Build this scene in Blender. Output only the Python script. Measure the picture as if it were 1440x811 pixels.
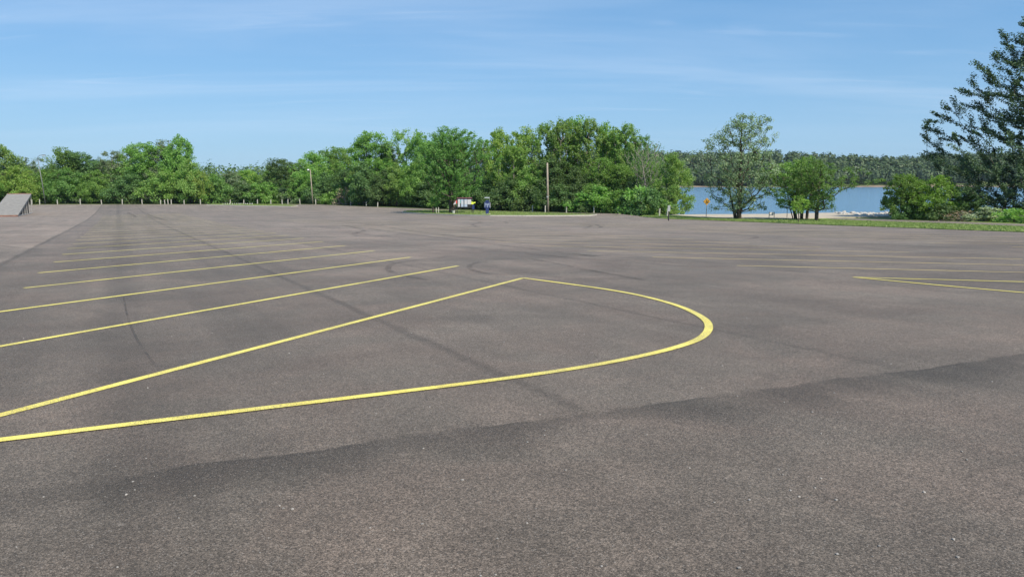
import bpy, bmesh, math, random
import numpy as np
from mathutils import Vector, Matrix

for o in list(bpy.data.objects):
    bpy.data.objects.remove(o)
scene = bpy.context.scene
C = scene.collection

# ------------------------------------------------------------------ camera
CAM_H = 1.6
FPX = 1120.0                                   # focal length for a 1440 wide picture
PITCH = math.atan((405.5 - 255.0) / FPX)
cam_d = bpy.data.cameras.new('camera')
cam_d.sensor_width = 36.0
cam_d.lens = 36.0 * FPX / 1440.0
cam_d.clip_start = 0.05
cam_d.clip_end = 6000
cam = bpy.data.objects.new('camera', cam_d)
C.objects.link(cam)
cam.location = (0, 0, CAM_H)
cam.rotation_euler = (math.pi / 2 - PITCH, 0, 0)
scene.camera = cam

# ------------------------------------------------------------------ sky, sun, exposure
SUN_EL, SUN_AZ = math.radians(47), math.radians(143)     # azimuth clockwise from +Y
world = bpy.data.worlds.new('World')
scene.world = world
world.use_nodes = True
wn = world.node_tree
wn.nodes.clear()


def N(nt, typ, ins=None, **props):
    n = nt.nodes.new(typ)
    for k, v in props.items():
        setattr(n, k, v)
    for k, v in (ins or {}).items():
        s = n.inputs[k]
        if isinstance(v, bpy.types.NodeSocket):
            nt.links.new(v, s)
        else:
            s.default_value = v
    return n


def M(nt, op, a, b=None, c=None, clamp=False):
    ins = {0: a}
    if b is not None:
        ins[1] = b
    if c is not None:
        ins[2] = c
    return N(nt, 'ShaderNodeMath', ins, operation=op, use_clamp=clamp).outputs[0]


def smooth(nt, v, a, b, lo=0.0, hi=1.0):
    return N(nt, 'ShaderNodeMapRange', {'Value': v, 'From Min': a, 'From Max': b, 'To Min': lo, 'To Max': hi},
             interpolation_type='SMOOTHSTEP').outputs[0]


def noise(nt, vec, scale, detail=3.0, rough=0.5, dist=0.0):
    return N(nt, 'ShaderNodeTexNoise', {'Vector': vec, 'Scale': scale, 'Detail': detail, 'Roughness': rough,
                                        'Distortion': dist}).outputs['Fac']


def mixc(nt, fac, a, b, blend='MIX'):
    n = N(nt, 'ShaderNodeMix', {'Factor': fac}, data_type='RGBA', blend_type=blend)
    for idx, v in ((6, a), (7, b)):
        if isinstance(v, bpy.types.NodeSocket):
            nt.links.new(v, n.inputs[idx])
        else:
            n.inputs[idx].default_value = (*v, 1) if len(v) == 3 else v
    return n.outputs[2]


sky = N(wn, 'ShaderNodeTexSky', sky_type='NISHITA', sun_disc=False, sun_elevation=SUN_EL, sun_rotation=SUN_AZ,
        altitude=300.0, air_density=1.0, dust_density=0.3, ozone_density=2.0)
tc = N(wn, 'ShaderNodeTexCoord')
sep = N(wn, 'ShaderNodeSeparateXYZ', {0: tc.outputs['Generated']})
zz = M(wn, 'ADD', M(wn, 'MAXIMUM', sep.outputs[2], 0.0), 0.10)
px_ = M(wn, 'DIVIDE', sep.outputs[0], zz)
py_ = M(wn, 'DIVIDE', sep.outputs[1], zz)
flat = N(wn, 'ShaderNodeCombineXYZ', {0: px_, 1: py_, 2: 0.0}).outputs[0]
map1 = N(wn, 'ShaderNodeMapping', {'Vector': flat, 'Rotation': (0, 0, math.radians(-14)), 'Scale': (0.35, 1.1, 1), 'Location': (3.1, 1.7, 0)}).outputs[0]
c1 = noise(wn, map1, 0.9, 6.0, 0.55, 0.6)
map2 = N(wn, 'ShaderNodeMapping', {'Vector': flat, 'Rotation': (0, 0, math.radians(-24)), 'Scale': (0.5, 3.0, 1), 'Location': (1.2, 0.4, 0)}).outputs[0]
c2 = noise(wn, map2, 1.3, 7.0, 0.6, 0.8)
veil = smooth(wn, c1, 0.40, 0.78)
wisp = smooth(wn, c2, 0.56, 0.80)
mask = M(wn, 'MULTIPLY', M(wn, 'ADD', M(wn, 'MULTIPLY', veil, 0.24), M(wn, 'MULTIPLY', wisp, 0.17)), smooth(wn, sep.outputs[2], 0.0, 0.12))
skyc = mixc(wn, 1.0, sky.outputs[0], (0.60, 0.77, 0.93), 'MULTIPLY')
skyc = mixc(wn, 0.5, skyc, (1.50, 3.60, 6.35))
skyc = mixc(wn, smooth(wn, sep.outputs[2], 0.22, 0.0, 0.0, 0.42), skyc, (3.5, 5.1, 6.9))
skycol = mixc(wn, mask, skyc, (6.6, 7.4, 8.6))
bg = N(wn, 'ShaderNodeBackground', {'Color': skycol, 'Strength': 0.105})
wo = N(wn, 'ShaderNodeOutputWorld', {'Surface': bg.outputs[0]})

sun_d = bpy.data.lights.new('sun', 'SUN')
sun_d.energy = 5.0
sun_d.angle = math.radians(0.53)
sun_d.color = (1.0, 0.93, 0.80)
sun = bpy.data.objects.new('sun', sun_d)
C.objects.link(sun)
sdir = Vector((math.sin(SUN_AZ) * math.cos(SUN_EL), math.cos(SUN_AZ) * math.cos(SUN_EL), math.sin(SUN_EL)))
sun.rotation_euler = sdir.to_track_quat('Z', 'Y').to_euler()
sun.location = (40, 20, 60)

vs = scene.view_settings
vs.view_transform = 'Standard'
vs.look = 'None'
vs.gamma = 1.0
vs.exposure = 0.3
vs.use_curve_mapping = False
scene.render.resolution_x, scene.render.resolution_y = 1024, 576

# ------------------------------------------------------------------ land form
SLOPE = 0.0286
LAKE_Z = -3.2


def H(y):                                       # the lot falls away from the camera, then levels out
    if y < 60:
        return -SLOPE * y
    t = min(y, 146) - 60
    return -SLOPE * 60 - SLOPE * t + SLOPE * t * t / 172.0


def sstep(a, b, x):
    t = min(max((x - a) / (b - a), 0.0), 1.0)
    return t * t * (3 - 2 * t)


def lake_d(x, y):                               # >0 inside the lake
    far = 672 + 10 * math.sin(x * 0.017 + 1.0) + 6 * math.sin(x * 0.043)
    return min(y - (108 + 0.3 * (x - 24) + 0.8 * math.sin(x * 0.35)), x - (23 + 0.19 * (y - 112)), far - y)


def G(x, y):
    land = H(y) + 20.0 * sstep(668, 775, y) * sstep(-60, 120, x) + 2.2 * sstep(230, 330, y) * (1 - sstep(60, 160, x)) \
        + (4 * math.sin(x * 0.011 + 0.6) + 2.0 * math.sin(x * 0.031)) * sstep(700, 840, y) * sstep(-60, 120, x)
    d = lake_d(x, y)
    if d < 0:
        return min(land, LAKE_Z - d * (0.08 if y < 600 else 0.35))
    return max(LAKE_Z - d * 0.12, LAKE_Z - 4.0)


CP, SP = math.cos(PITCH), math.sin(PITCH)


def ground_at(px, v):                           # where a sight line of the survey picture meets the land
    cx, cy = (px - 720) / FPX, -(v - 405.5) / FPX
    d = (cx, CP + cy * SP, -SP + cy * CP)
    t = 1.0
    while t < 900 and CAM_H + d[2] * t > G(d[0] * t, d[1] * t):
        t *= 1.01
    lo, hi = t / 1.01, t
    for _ in range(30):
        m = (lo + hi) / 2
        if CAM_H + d[2] * m > G(d[0] * m, d[1] * m):
            lo = m
        else:
            hi = m
    return d[0] * lo, d[1] * lo


def at_depth(px, y):                            # ground position at a bearing and a distance
    z = G(0, y)
    x = (px - 720) / FPX * (y * CP - (z - CAM_H) * SP)
    z = G(x, y)
    return (px - 720) / FPX * (y * CP - (z - CAM_H) * SP)


def height_for(v, y):                           # world height seen at picture row v and distance y
    q = (405.5 - v) / FPX
    return CAM_H + y * (q * CP - SP) / (CP + q * SP)


AX = (-0.4415, 0.8973)                          # along the parking rows
UX = (0.8973, 0.4415)                           # across them


def us(u, s):
    return (u * UX[0] + s * AX[0], u * UX[1] + s * AX[1])


XS = sorted(set(list(np.arange(-1500, -300, 150)) + list(np.arange(-300, -120, 20)) + list(np.arange(-120, 0, 10)) +
                list(np.arange(0, 70, 2)) + list(np.arange(70, 140, 5)) + list(np.arange(140, 600, 20)) +
                list(np.arange(600, 1501, 150))))
YS = sorted(set(list(np.arange(-600, -60, 90)) + list(np.arange(-60, 60, 10)) + list(np.arange(60, 150, 3)) + list(np.arange(150, 210, 5)) +
                list(np.arange(210, 640, 15)) + list(np.arange(640, 860, 10)) + list(np.arange(860, 1501, 80))))
XS = [float(a) for a in XS]
YS = [float(a) for a in YS]

# ------------------------------------------------------------------ object helpers


def tag(o, label=None, cat=None, group=None, kind=None):
    if label:
        o['label'] = label
    if cat:
        o['category'] = cat
    if group:
        o['group'] = group
    if kind:
        o['kind'] = kind
    return o


def link(name, mesh, mat=None, parent=None):
    o = bpy.data.objects.new(name, mesh)
    C.objects.link(o)
    if mat is not None and not mesh.materials:
        mesh.materials.append(mat)
    if parent:
        o.parent = parent
    return o


def empty(name, loc, rz=0.0):
    o = bpy.data.objects.new(name, None)
    o.empty_display_size = 0.3
    C.objects.link(o)
    o.location = loc
    o.rotation_euler = (0, 0, rz)
    return o


def from_bm(name, bm, mat, parent=None, smooth_=False):
    me = bpy.data.meshes.new(name)
    bmesh.ops.recalc_face_normals(bm, faces=bm.faces)
    if smooth_:
        for f in bm.faces:
            f.smooth = True
    bm.to_mesh(me)
    bm.free()
    return link(name, me, mat, parent)


def drape(name, poly, dz, mat, parent=None, skirt=0.0):
    """a sheet lying on the land: polygon cut along the land's own grid lines"""
    bm = bmesh.new()
    bm.faces.new([bm.verts.new((x, y, 0)) for x, y in poly])
    xs = [p[0] for p in poly]
    ys = [p[1] for p in poly]
    for x in XS:
        if min(xs) < x < max(xs):
            bmesh.ops.bisect_plane(bm, geom=bm.verts[:] + bm.edges[:] + bm.faces[:], plane_co=(x, 0, 0), plane_no=(1, 0, 0))
    for y in YS:
        if min(ys) < y < max(ys):
            bmesh.ops.bisect_plane(bm, geom=bm.verts[:] + bm.edges[:] + bm.faces[:], plane_co=(0, y, 0), plane_no=(0, 1, 0))
    bmesh.ops.triangulate(bm, faces=bm.faces[:])
    for v in bm.verts:
        v.co.z = G(v.co.x, v.co.y) + dz
    bm.normal_update()
    for f in bm.faces:
        if f.normal.z < 0:
            f.normal_flip()
    if skirt:
        be = [e for e in bm.edges if e.is_boundary]
        r = bmesh.ops.extrude_edge_only(bm, edges=be)
        for v in r['geom']:
            if isinstance(v, bmesh.types.BMVert):
                v.co.z -= skirt
    me = bpy.data.meshes.new(name)
    bm.to_mesh(me)
    bm.free()
    return link(name, me, mat, parent)


def strip(pts, w):
    """polygon outline of a band of width w along points"""
    L, R = [], []
    n = len(pts)
    for i in range(n):
        a = Vector(pts[max(i - 1, 0)])
        b = Vector(pts[min(i + 1, n - 1)])
        d = (b - a).normalized()
        nn = Vector((-d.y, d.x))
        if 0 < i < n - 1:
            d1 = (Vector(pts[i]) - a).normalized()
            k = max(abs(d1.dot(d)), 0.45)
            nn /= k
        p = Vector(pts[i])
        L.append(tuple(p + nn * w / 2))
        R.append(tuple(p - nn * w / 2))
    return L + R[::-1]


def spline(pts, k=8):
    out = []
    P = [Vector(p) for p in pts]
    P = [P[0] * 2 - P[1]] + P + [P[-1] * 2 - P[-2]]
    for i in range(1, len(P) - 2):
        for j in range(k):
            t = j / k
            a, b, c, d = P[i - 1], P[i], P[i + 1], P[i + 2]
            out.append(tuple(0.5 * ((2 * b) + (c - a) * t + (2 * a - 5 * b + 4 * c - d) * t * t + (3 * b - a - 3 * c + d) * t ** 3)))
    out.append(tuple(P[-2]))
    return out


def box(bm, lo, hi, mtx=None, bevel=0.0):
    r = bmesh.ops.create_cube(bm, size=1.0)
    vs_ = r['verts']
    for v in vs_:
        v.co = Vector([(lo[i] + hi[i]) / 2 + v.co[i] * (hi[i] - lo[i]) for i in range(3)])
    if bevel:
        es = list({e for v in vs_ for e in v.link_edges})
        rb = bmesh.ops.bevel(bm, geom=es, offset=bevel, segments=1, affect='EDGES', profile=0.5)
        vs_ = list({v for f in rb['faces'] for v in f.verts} | {v for v in vs_ if v.is_valid})
    if mtx:
        bmesh.ops.transform(bm, matrix=mtx, verts=vs_)
    return vs_


def tube(bm, pts, radii, seg=8, cap=True):
    rings = []
    for i, p in enumerate(pts):
        p = Vector(p)
        d = (Vector(pts[min(i + 1, len(pts) - 1)]) - Vector(pts[max(i - 1, 0)])).normalized()
        ref = Vector((1, 0, 0)) if abs(d.x) < 0.9 else Vector((0, 1, 0))
        a = d.cross(ref).normalized()
        b = d.cross(a)
        rings.append([bm.verts.new(p + (a * math.cos(2 * math.pi * k / seg) + b * math.sin(2 * math.pi * k / seg)) * radii[i]) for k in range(seg)])
    for r0, r1 in zip(rings, rings[1:]):
        for k in range(seg):
            bm.faces.new((r0[k], r0[(k + 1) % seg], r1[(k + 1) % seg], r1[k]))
    if cap:
        bm.faces.new(rings[0][::-1])
        bm.faces.new(rings[-1])


# ------------------------------------------------------------------ materials


def new_mat(name):
    m = bpy.data.materials.new(name)
    m.use_nodes = True
    nt = m.node_tree
    nt.nodes.clear()
    out = nt.nodes.new('ShaderNodeOutputMaterial')
    return m, nt, out


def obj_coord(nt):
    return N(nt, 'ShaderNodeTexCoord').outputs['Object']


def plain(name, col, rough=0.6, var=0.15, scale=6.0, metal=0.0, spec=0.4, bump=0.0):
    m, nt, out = new_mat(name)
    co = obj_coord(nt)
    n1 = noise(nt, co, scale, 5, 0.6)
    f = smooth(nt, n1, 0.25, 0.75, 1 - var, 1 + var)
    colr = mixc(nt, 1.0, col, N(nt, 'ShaderNodeCombineXYZ', {0: f, 1: f, 2: f}).outputs[0], 'MULTIPLY')
    b = N(nt, 'ShaderNodeBsdfPrincipled', {'Base Color': colr, 'Roughness': rough, 'Metallic': metal, 'Specular IOR Level': spec})
    if bump:
        nt.links.new(N(nt, 'ShaderNodeBump', {'Height': n1, 'Strength': bump, 'Distance': 0.02}).outputs[0], b.inputs['Normal'])
    nt.links.new(b.outputs[0], out.inputs[0])
    return m


def asphalt_nodes(nt, detail=True):
    """returns colour and bump height sockets of weathered asphalt, patterned along the paving lanes"""
    co = obj_coord(nt)
    u = N(nt, 'ShaderNodeVectorMath', {0: co, 1: (UX[0], UX[1], 0)}, operation='DOT_PRODUCT').outputs['Value']
    s = N(nt, 'ShaderNodeVectorMath', {0: co, 1: (AX[0], AX[1], 0)}, operation='DOT_PRODUCT').outputs['Value']
    usv = N(nt, 'ShaderNodeCombineXYZ', {0: u, 1: s, 2: 0.0}).outputs[0]
    vor = N(nt, 'ShaderNodeTexVoronoi', {'Vector': co, 'Scale': 175.0, 'Randomness': 1.0})
    cell = N(nt, 'ShaderNodeSeparateXYZ', {0: vor.outputs['Color']})
    vor2 = N(nt, 'ShaderNodeTexVoronoi', {'Vector': co, 'Scale': 75.0, 'Randomness': 1.0})
    cell2 = N(nt, 'ShaderNodeSeparateXYZ', {0: vor2.outputs['Color']})
    fine = noise(nt, co, 55.0, 4, 0.7)
    k = smooth(nt, cell.outputs[0], 0.0, 1.0, 0.40, 1.60)
    k = M(nt, 'MULTIPLY', k, smooth(nt, cell2.outputs[1], 0.0, 1.0, 0.70, 1.30))
    k = M(nt, 'MULTIPLY', k, smooth(nt, fine, 0.3, 0.7, 0.80, 1.2))
    pit = smooth(nt, vor.outputs['Distance'], 0.25, 0.75, 1.08, 0.66)
    k = M(nt, 'MULTIPLY', k, pit)
    mid = noise(nt, co, 1.6, 5, 0.6, 0.4)
    k = M(nt, 'MULTIPLY', k, smooth(nt, mid, 0.3, 0.7, 0.90, 1.10))
    big = noise(nt, co, 0.22, 4, 0.55, 0.6)
    k = M(nt, 'MULTIPLY', k, smooth(nt, big, 0.32, 0.68, 0.82, 1.16))
    mp = N(nt, 'ShaderNodeMapping', {'Vector': usv, 'Scale': (0.9, 0.045, 1)}).outputs[0]
    streak = noise(nt, mp, 1.5, 5, 0.6)
    k = M(nt, 'MULTIPLY', k, smooth(nt, streak, 0.32, 0.68, 0.88, 1.10))
    mp2 = N(nt, 'ShaderNodeMapping', {'Vector': usv, 'Scale': (0.06, 0.8, 1), 'Location': (9, 4, 0)}).outputs[0]
    k = M(nt, 'MULTIPLY', k, smooth(nt, noise(nt, mp2, 1.2, 5, 0.65), 0.32, 0.68, 0.93, 1.06))
    # long paving joints between passes of the paver
    wob = M(nt, 'MULTIPLY', M(nt, 'SUBTRACT', noise(nt, usv, 0.6, 4, 0.6), 0.5), 0.22)
    uw = M(nt, 'ADD', u, wob)
    edge = noise(nt, co, 7.0, 5, 0.7)
    fade = M(nt, 'MULTIPLY', smooth(nt, noise(nt, mp, 2.2, 3, 0.5), 0.30, 0.55, 0.45, 1.0), smooth(nt, s, 4.9, 5.2))
    for u0, w, dk in ((3.1, 0.05, 0.36), (6.65, 0.04, 0.30), (-2.85, 0.06, 0.40), (-6.4, 0.04, 0.14), (10.0, 0.03, 0.08),
                      (13.3, 0.04, 0.14), (16.7, 0.03, 0.10), (20.1, 0.05, 0.14), (26.6, 0.05, 0.14), (33.2, 0.04, 0.10), (-9.9, 0.04, 0.12)):
        d = M(nt, 'ABSOLUTE', M(nt, 'SUBTRACT', uw, u0))
        band = smooth(nt, M(nt, 'ADD', d, M(nt, 'MULTIPLY', M(nt, 'SUBTRACT', edge, 0.5), 0.10)), w * 2.4, w * 0.4)
        k = M(nt, 'MULTIPLY', k, M(nt, 'SUBTRACT', 1.0, M(nt, 'MULTIPLY', M(nt, 'MULTIPLY', band, fade), dk)))
    # soft oil track down the middle of each row
    for u0, w, dk in ((0.0, 0.34, 0.24), (18.4, 0.5, 0.12), (3.6, 0.6, 0.10), (-1.2, 0.5, 0.07)):
        d = M(nt, 'ABSOLUTE', M(nt, 'SUBTRACT', uw, u0))
        band = smooth(nt, M(nt, 'ADD', d, M(nt, 'MULTIPLY', M(nt, 'SUBTRACT', mid, 0.5), 0.5)), w * 1.5, 0.0)
        k = M(nt, 'MULTIPLY', k, M(nt, 'SUBTRACT', 1.0, M(nt, 'MULTIPLY', band, dk)))
    # lighter older lane beyond the left joint
    k = M(nt, 'MULTIPLY', k, smooth(nt, uw, -2.95, -2.8, 1.18, 0.89))
    k = M(nt, 'MULTIPLY', k, smooth(nt, uw, 3.05, 3.2, 1.0, 1.14))
    k = M(nt, 'MULTIPLY', k, smooth(nt, uw, 6.6, 7.6, 1.0, 1.03))
    mott = noise(nt, co, 9.0, 6, 0.75, 0.2)
    k = M(nt, 'MULTIPLY', k, smooth(nt, mott, 0.3, 0.7, 0.91, 1.09))
    # cross joint with a dark lap of newer asphalt: crisp far side, ragged near side
    ev = N(nt, 'ShaderNodeCombineXYZ', {0: u, 1: 3.7, 2: 0.0}).outputs[0]
    e0 = M(nt, 'ADD', 5.0, M(nt, 'MULTIPLY', M(nt, 'SUBTRACT', noise(nt, ev, 0.8, 5, 0.6), 0.5), 0.38))
    t = M(nt, 'SUBTRACT', M(nt, 'ADD', e0, M(nt, 'MULTIPLY', M(nt, 'SUBTRACT', edge, 0.5), 0.07)), s)
    ev2 = N(nt, 'ShaderNodeCombineXYZ', {0: u, 1: 9.1, 2: 0.0}).outputs[0]
    wd = smooth(nt, noise(nt, ev2, 0.55, 3, 0.5), 0.36, 0.60, 0.12, 1.0)
    wd = M(nt, 'ADD', wd, M(nt, 'MULTIPLY', M(nt, 'SUBTRACT', mid, 0.5), 0.4))
    q = M(nt, 'DIVIDE', t, M(nt, 'MAXIMUM', wd, 0.06))
    patchy = smooth(nt, noise(nt, ev2, 0.9, 3, 0.5), 0.38, 0.60)
    soft = M(nt, 'SUBTRACT', 0.06, M(nt, 'MULTIPLY', patchy, 0.05))
    far_edge = M(nt, 'DIVIDE', M(nt, 'ADD', t, soft), M(nt, 'MULTIPLY', soft, 2.0), clamp=True)
    lap = M(nt, 'MULTIPLY', M(nt, 'MULTIPLY', far_edge, smooth(nt, q, 1.2, 0.25)), M(nt, 'ADD', 0.62, M(nt, 'MULTIPLY', patchy, 0.38)))
    lip = M(nt, 'MULTIPLY', smooth(nt, t, -0.02, 0.01), smooth(nt, t, 0.07, 0.02))
    k = M(nt, 'MULTIPLY', k, M(nt, 'SUBTRACT', 1.0, M(nt, 'MULTIPLY', lap, 0.56)))
    k = M(nt, 'MULTIPLY', k, M(nt, 'SUBTRACT', 1.0, M(nt, 'MULTIPLY', M(nt, 'MULTIPLY', lip, patchy), 0.28)))
    # oil drips and blotches
    ov = N(nt, 'ShaderNodeTexVoronoi', {'Vector': N(nt, 'ShaderNodeVectorMath', {0: co, 1: N(nt, 'ShaderNodeVectorMath', {0: N(nt, 'ShaderNodeTexNoise', {'Vector': co, 'Scale': 3.0, 'Detail': 4.0}).outputs['Color'], 1: (0.3, 0.3, 0.3)}, operation='MULTIPLY').outputs[0]}, operation='ADD').outputs[0], 'Scale': 0.55, 'Randomness': 1.0})
    oc = N(nt, 'ShaderNodeSeparateXYZ', {0: ov.outputs['Color']})
    drip = M(nt, 'MULTIPLY', smooth(nt, ov.outputs['Distance'], M(nt, 'MULTIPLY', oc.outputs[0], 0.22), 0.0), smooth(nt, oc.outputs[1], 0.5, 0.8))
    k = M(nt, 'MULTIPLY', k, M(nt, 'SUBTRACT', 1.0, M(nt, 'MULTIPLY', drip, 0.22)))
    blot = smooth(nt, noise(nt, co, 0.8, 6, 0.65, 0.5), 0.57, 0.70)
    k = M(nt, 'MULTIPLY', k, M(nt, 'SUBTRACT', 1.0, M(nt, 'MULTIPLY', blot, 0.13)))
    # brightening with distance up the lot is put into the base colour
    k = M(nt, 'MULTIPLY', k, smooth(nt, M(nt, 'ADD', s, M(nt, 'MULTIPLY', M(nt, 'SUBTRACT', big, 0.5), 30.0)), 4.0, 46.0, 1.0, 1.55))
    # colour: grey with brown and mauve drifts
    tint = smooth(nt, noise(nt, co, 0.5, 4, 0.6, 0.8), 0.35, 0.68)
    col = mixc(nt, tint, (0.131, 0.106, 0.085), (0.146, 0.110, 0.087))
    kv = N(nt, 'ShaderNodeCombineXYZ', {0: k, 1: k, 2: k}).outputs[0]
    col = mixc(nt, 1.0, col, kv, 'MULTIPLY')
    # pale chips and rubbed patches
    chip = smooth(nt, cell.outputs[2], 0.972, 0.985)
    col = mixc(nt, M(nt, 'MULTIPLY', chip, 0.5), col, (0.34, 0.31, 0.28))
    rub = smooth(nt, noise(nt, co, 2.3, 6, 0.7, 0.3), 0.675, 0.76)
    col = mixc(nt, M(nt, 'MULTIPLY', rub, 0.5), col, (0.30, 0.26, 0.22))
    hgt = M(nt, 'ADD', M(nt, 'MULTIPLY', vor.outputs['Distance'], -0.8), M(nt, 'MULTIPLY', cell.outputs[1], 0.5))
    return col, hgt, co, fine, vor, u, s


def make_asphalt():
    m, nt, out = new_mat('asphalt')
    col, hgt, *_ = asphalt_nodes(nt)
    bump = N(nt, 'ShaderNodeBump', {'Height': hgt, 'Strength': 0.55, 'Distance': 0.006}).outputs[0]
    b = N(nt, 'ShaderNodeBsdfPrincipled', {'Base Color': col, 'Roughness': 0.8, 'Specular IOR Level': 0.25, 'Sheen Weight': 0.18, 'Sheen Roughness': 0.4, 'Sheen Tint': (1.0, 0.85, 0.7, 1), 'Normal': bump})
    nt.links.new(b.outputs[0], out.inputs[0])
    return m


def make_paint(name='yellow_paint', c1=(0.90, 0.73, 0.11), c2=(0.94, 0.80, 0.16), lo=0.74):
    m, nt, out = new_mat(name)
    col, hgt, co, fine, vor, u, s = asphalt_nodes(nt)
    wear = noise(nt, co, 1.1, 5, 0.65)
    grit = M(nt, 'ADD', M(nt, 'MULTIPLY', vor.outputs['Distance'], 0.55), M(nt, 'MULTIPLY', fine, 0.6))
    worn = smooth(nt, M(nt, 'ADD', grit, M(nt, 'MULTIPLY', wear, 0.45)), lo, lo + 0.24, 0.0, 0.75)
    ycol = mixc(nt, smooth(nt, noise(nt, co, 5.0, 4, 0.6), 0.3, 0.7), c1, c2)
    c = mixc(nt, worn, ycol, col)
    bump = N(nt, 'ShaderNodeBump', {'Height': hgt, 'Strength': 0.3, 'Distance': 0.005}).outputs[0]
    b = N(nt, 'ShaderNodeBsdfPrincipled', {'Base Color': c, 'Roughness': 0.6, 'Specular IOR Level': 0.4, 'Sheen Weight': 0.3, 'Sheen Roughness': 0.34, 'Sheen Tint': (1.0, 0.88, 0.66, 1), 'Normal': bump})
    nt.links.new(b.outputs[0], out.inputs[0])
    return m


def make_tyre():
    m, nt, out = new_mat('tyre_rubber')
    co = obj_coord(nt)
    a = M(nt, 'MULTIPLY', smooth(nt, noise(nt, co, 0.9, 5, 0.6), 0.30, 0.65), smooth(nt, noise(nt, co, 40, 3, 0.6), 0.3, 0.65, 0.15, 0.8))
    b = N(nt, 'ShaderNodeBsdfPrincipled', {'Base Color': (0.035, 0.033, 0.034, 1), 'Roughness': 0.75, 'Specular IOR Level': 0.3})
    t = N(nt, 'ShaderNodeBsdfTransparent')
    mx = N(nt, 'ShaderNodeMixShader', {0: M(nt, 'MULTIPLY', a, 0.46), 1: t.outputs[0], 2: b.outputs[0]})
    nt.links.new(mx.outputs[0], out.inputs[0])
    return m


def make_grass(name, c1, c2, c3):
    m, nt, out = new_mat(name)
    co = obj_coord(nt)
    n1 = noise(nt, co, 0.35, 5, 0.6, 0.5)
    n2 = noise(nt, co, 5.0, 5, 0.7)
    c = mixc(nt, smooth(nt, n2, 0.3, 0.7), c1, c2)
    c = mixc(nt, smooth(nt, n1, 0.5, 0.72, 0.0, 0.6), c, c3)
    bump = N(nt, 'ShaderNodeBump', {'Height': noise(nt, co, 22.0, 4, 0.7), 'Strength': 0.8, 'Distance': 0.06}).outputs[0]
    b = N(nt, 'ShaderNodeBsdfPrincipled', {'Base Color': c, 'Roughness': 0.85, 'Specular IOR Level': 0.15, 'Normal': bump})
    nt.links.new(b.outputs[0], out.inputs[0])
    return m


def make_leaf(name, c1, c2, trans=0.42, hue=0.012):
    m, nt, out = new_mat(name)
    geo = N(nt, 'ShaderNodeNewGeometry')
    info = N(nt, 'ShaderNodeObjectInfo')
    co = obj_coord(nt)
    clump = noise(nt, co, 0.45, 3, 0.6)
    f = M(nt, 'ADD', M(nt, 'MULTIPLY', geo.outputs['Random Per Island'], 0.6), M(nt, 'MULTIPLY', smooth(nt, clump, 0.3, 0.7), 0.4))
    c = mixc(nt, f, c1, c2)
    hv = N(nt, 'ShaderNodeHueSaturation', {
        'Hue': M(nt, 'ADD', 0.5 - hue, M(nt, 'MULTIPLY', info.outputs['Random'], 2 * hue)),
        'Saturation': 0.90,
        'Value': smooth(nt, info.outputs['Random'], 0.0, 1.0, 0.82, 1.18), 'Color': c}).outputs[0]
    b = N(nt, 'ShaderNodeBsdfPrincipled', {'Base Color': hv, 'Roughness': 0.55, 'Specular IOR Level': 0.30})
    t = N(nt, 'ShaderNodeBsdfTranslucent', {'Color': mixc(nt, 1.0, hv, (0.95, 1.25, 0.42), 'MULTIPLY')})
    mx = N(nt, 'ShaderNodeMixShader', {0: trans, 1: b.outputs[0], 2: t.outputs[0]})
    nt.links.new(mx.outputs[0], out.inputs[0])
    return m


def make_water():
    m, nt, out = new_mat('lake_water')
    co = obj_coord(nt)
    mp = N(nt, 'ShaderNodeMapping', {'Vector': co, 'Scale': (0.6, 1.3, 1), 'Rotation': (0, 0, 0.35)}).outputs[0]
    w = M(nt, 'ADD', noise(nt, mp, 1.4, 4, 0.6), M(nt, 'MULTIPLY', noise(nt, mp, 0.22, 3, 0.5), 1.2))
    bump = N(nt, 'ShaderNodeBump', {'Height': w, 'Strength': 0.75, 'Distance': 0.35}).outputs[0]
    b = N(nt, 'ShaderNodeBsdfPrincipled', {'Base Color': (0.13, 0.25, 0.38, 1), 'Roughness': 0.12, 'IOR': 1.33, 'Specular IOR Level': 0.5, 'Normal': bump})
    nt.links.new(b.outputs[0], out.inputs[0])
    return m


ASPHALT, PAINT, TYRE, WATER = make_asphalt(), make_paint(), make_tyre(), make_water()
OLDPAINT = make_paint('faded_paint', (0.76, 0.54, 0.17), (0.84, 0.64, 0.24), 0.72)
GRASS = make_grass('mown_grass', (0.150, 0.215, 0.050), (0.210, 0.275, 0.075), (0.27, 0.27, 0.12))
LAND = make_grass('rough_ground', (0.055, 0.085, 0.022), (0.085, 0.11, 0.035), (0.12, 0.10, 0.05))
SAND = plain('sand', (0.42, 0.36, 0.28), 0.9, 0.16, 1.5, bump=0.4, spec=0.2)
BANK = plain('bare_bank', (0.21, 0.16, 0.12), 0.9, 0.3, 0.2, spec=0.2)
CONCRETE = plain('concrete', (0.46, 0.43, 0.39), 0.85, 0.15, 5, spec=0.3)
BARK = plain('bark', (0.075, 0.060, 0.048), 0.9, 0.4, 5, spec=0.2, bump=0.8)
PALEBARK = plain('pale_bark', (0.20, 0.175, 0.15), 0.9, 0.35, 3, spec=0.2, bump=0.5)
TWIG = plain('dead_twig', (0.26, 0.235, 0.205), 0.9, 0.25, 4, spec=0.2)
WHITEWOOD = plain('whitewashed_post', (0.44, 0.42, 0.37), 0.8, 0.25, 9, spec=0.3)
GREYPOLE = plain('galvanised_pole', (0.17, 0.18, 0.18), 0.5, 0.1, 4, metal=0.3)
WOODPOLE = plain('weathered_pole', (0.30, 0.255, 0.205), 0.85, 0.25, 4, spec=0.25)
DARKMETAL = plain('dark_post', (0.022, 0.022, 0.024), 0.5, 0.2, 8)
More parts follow.
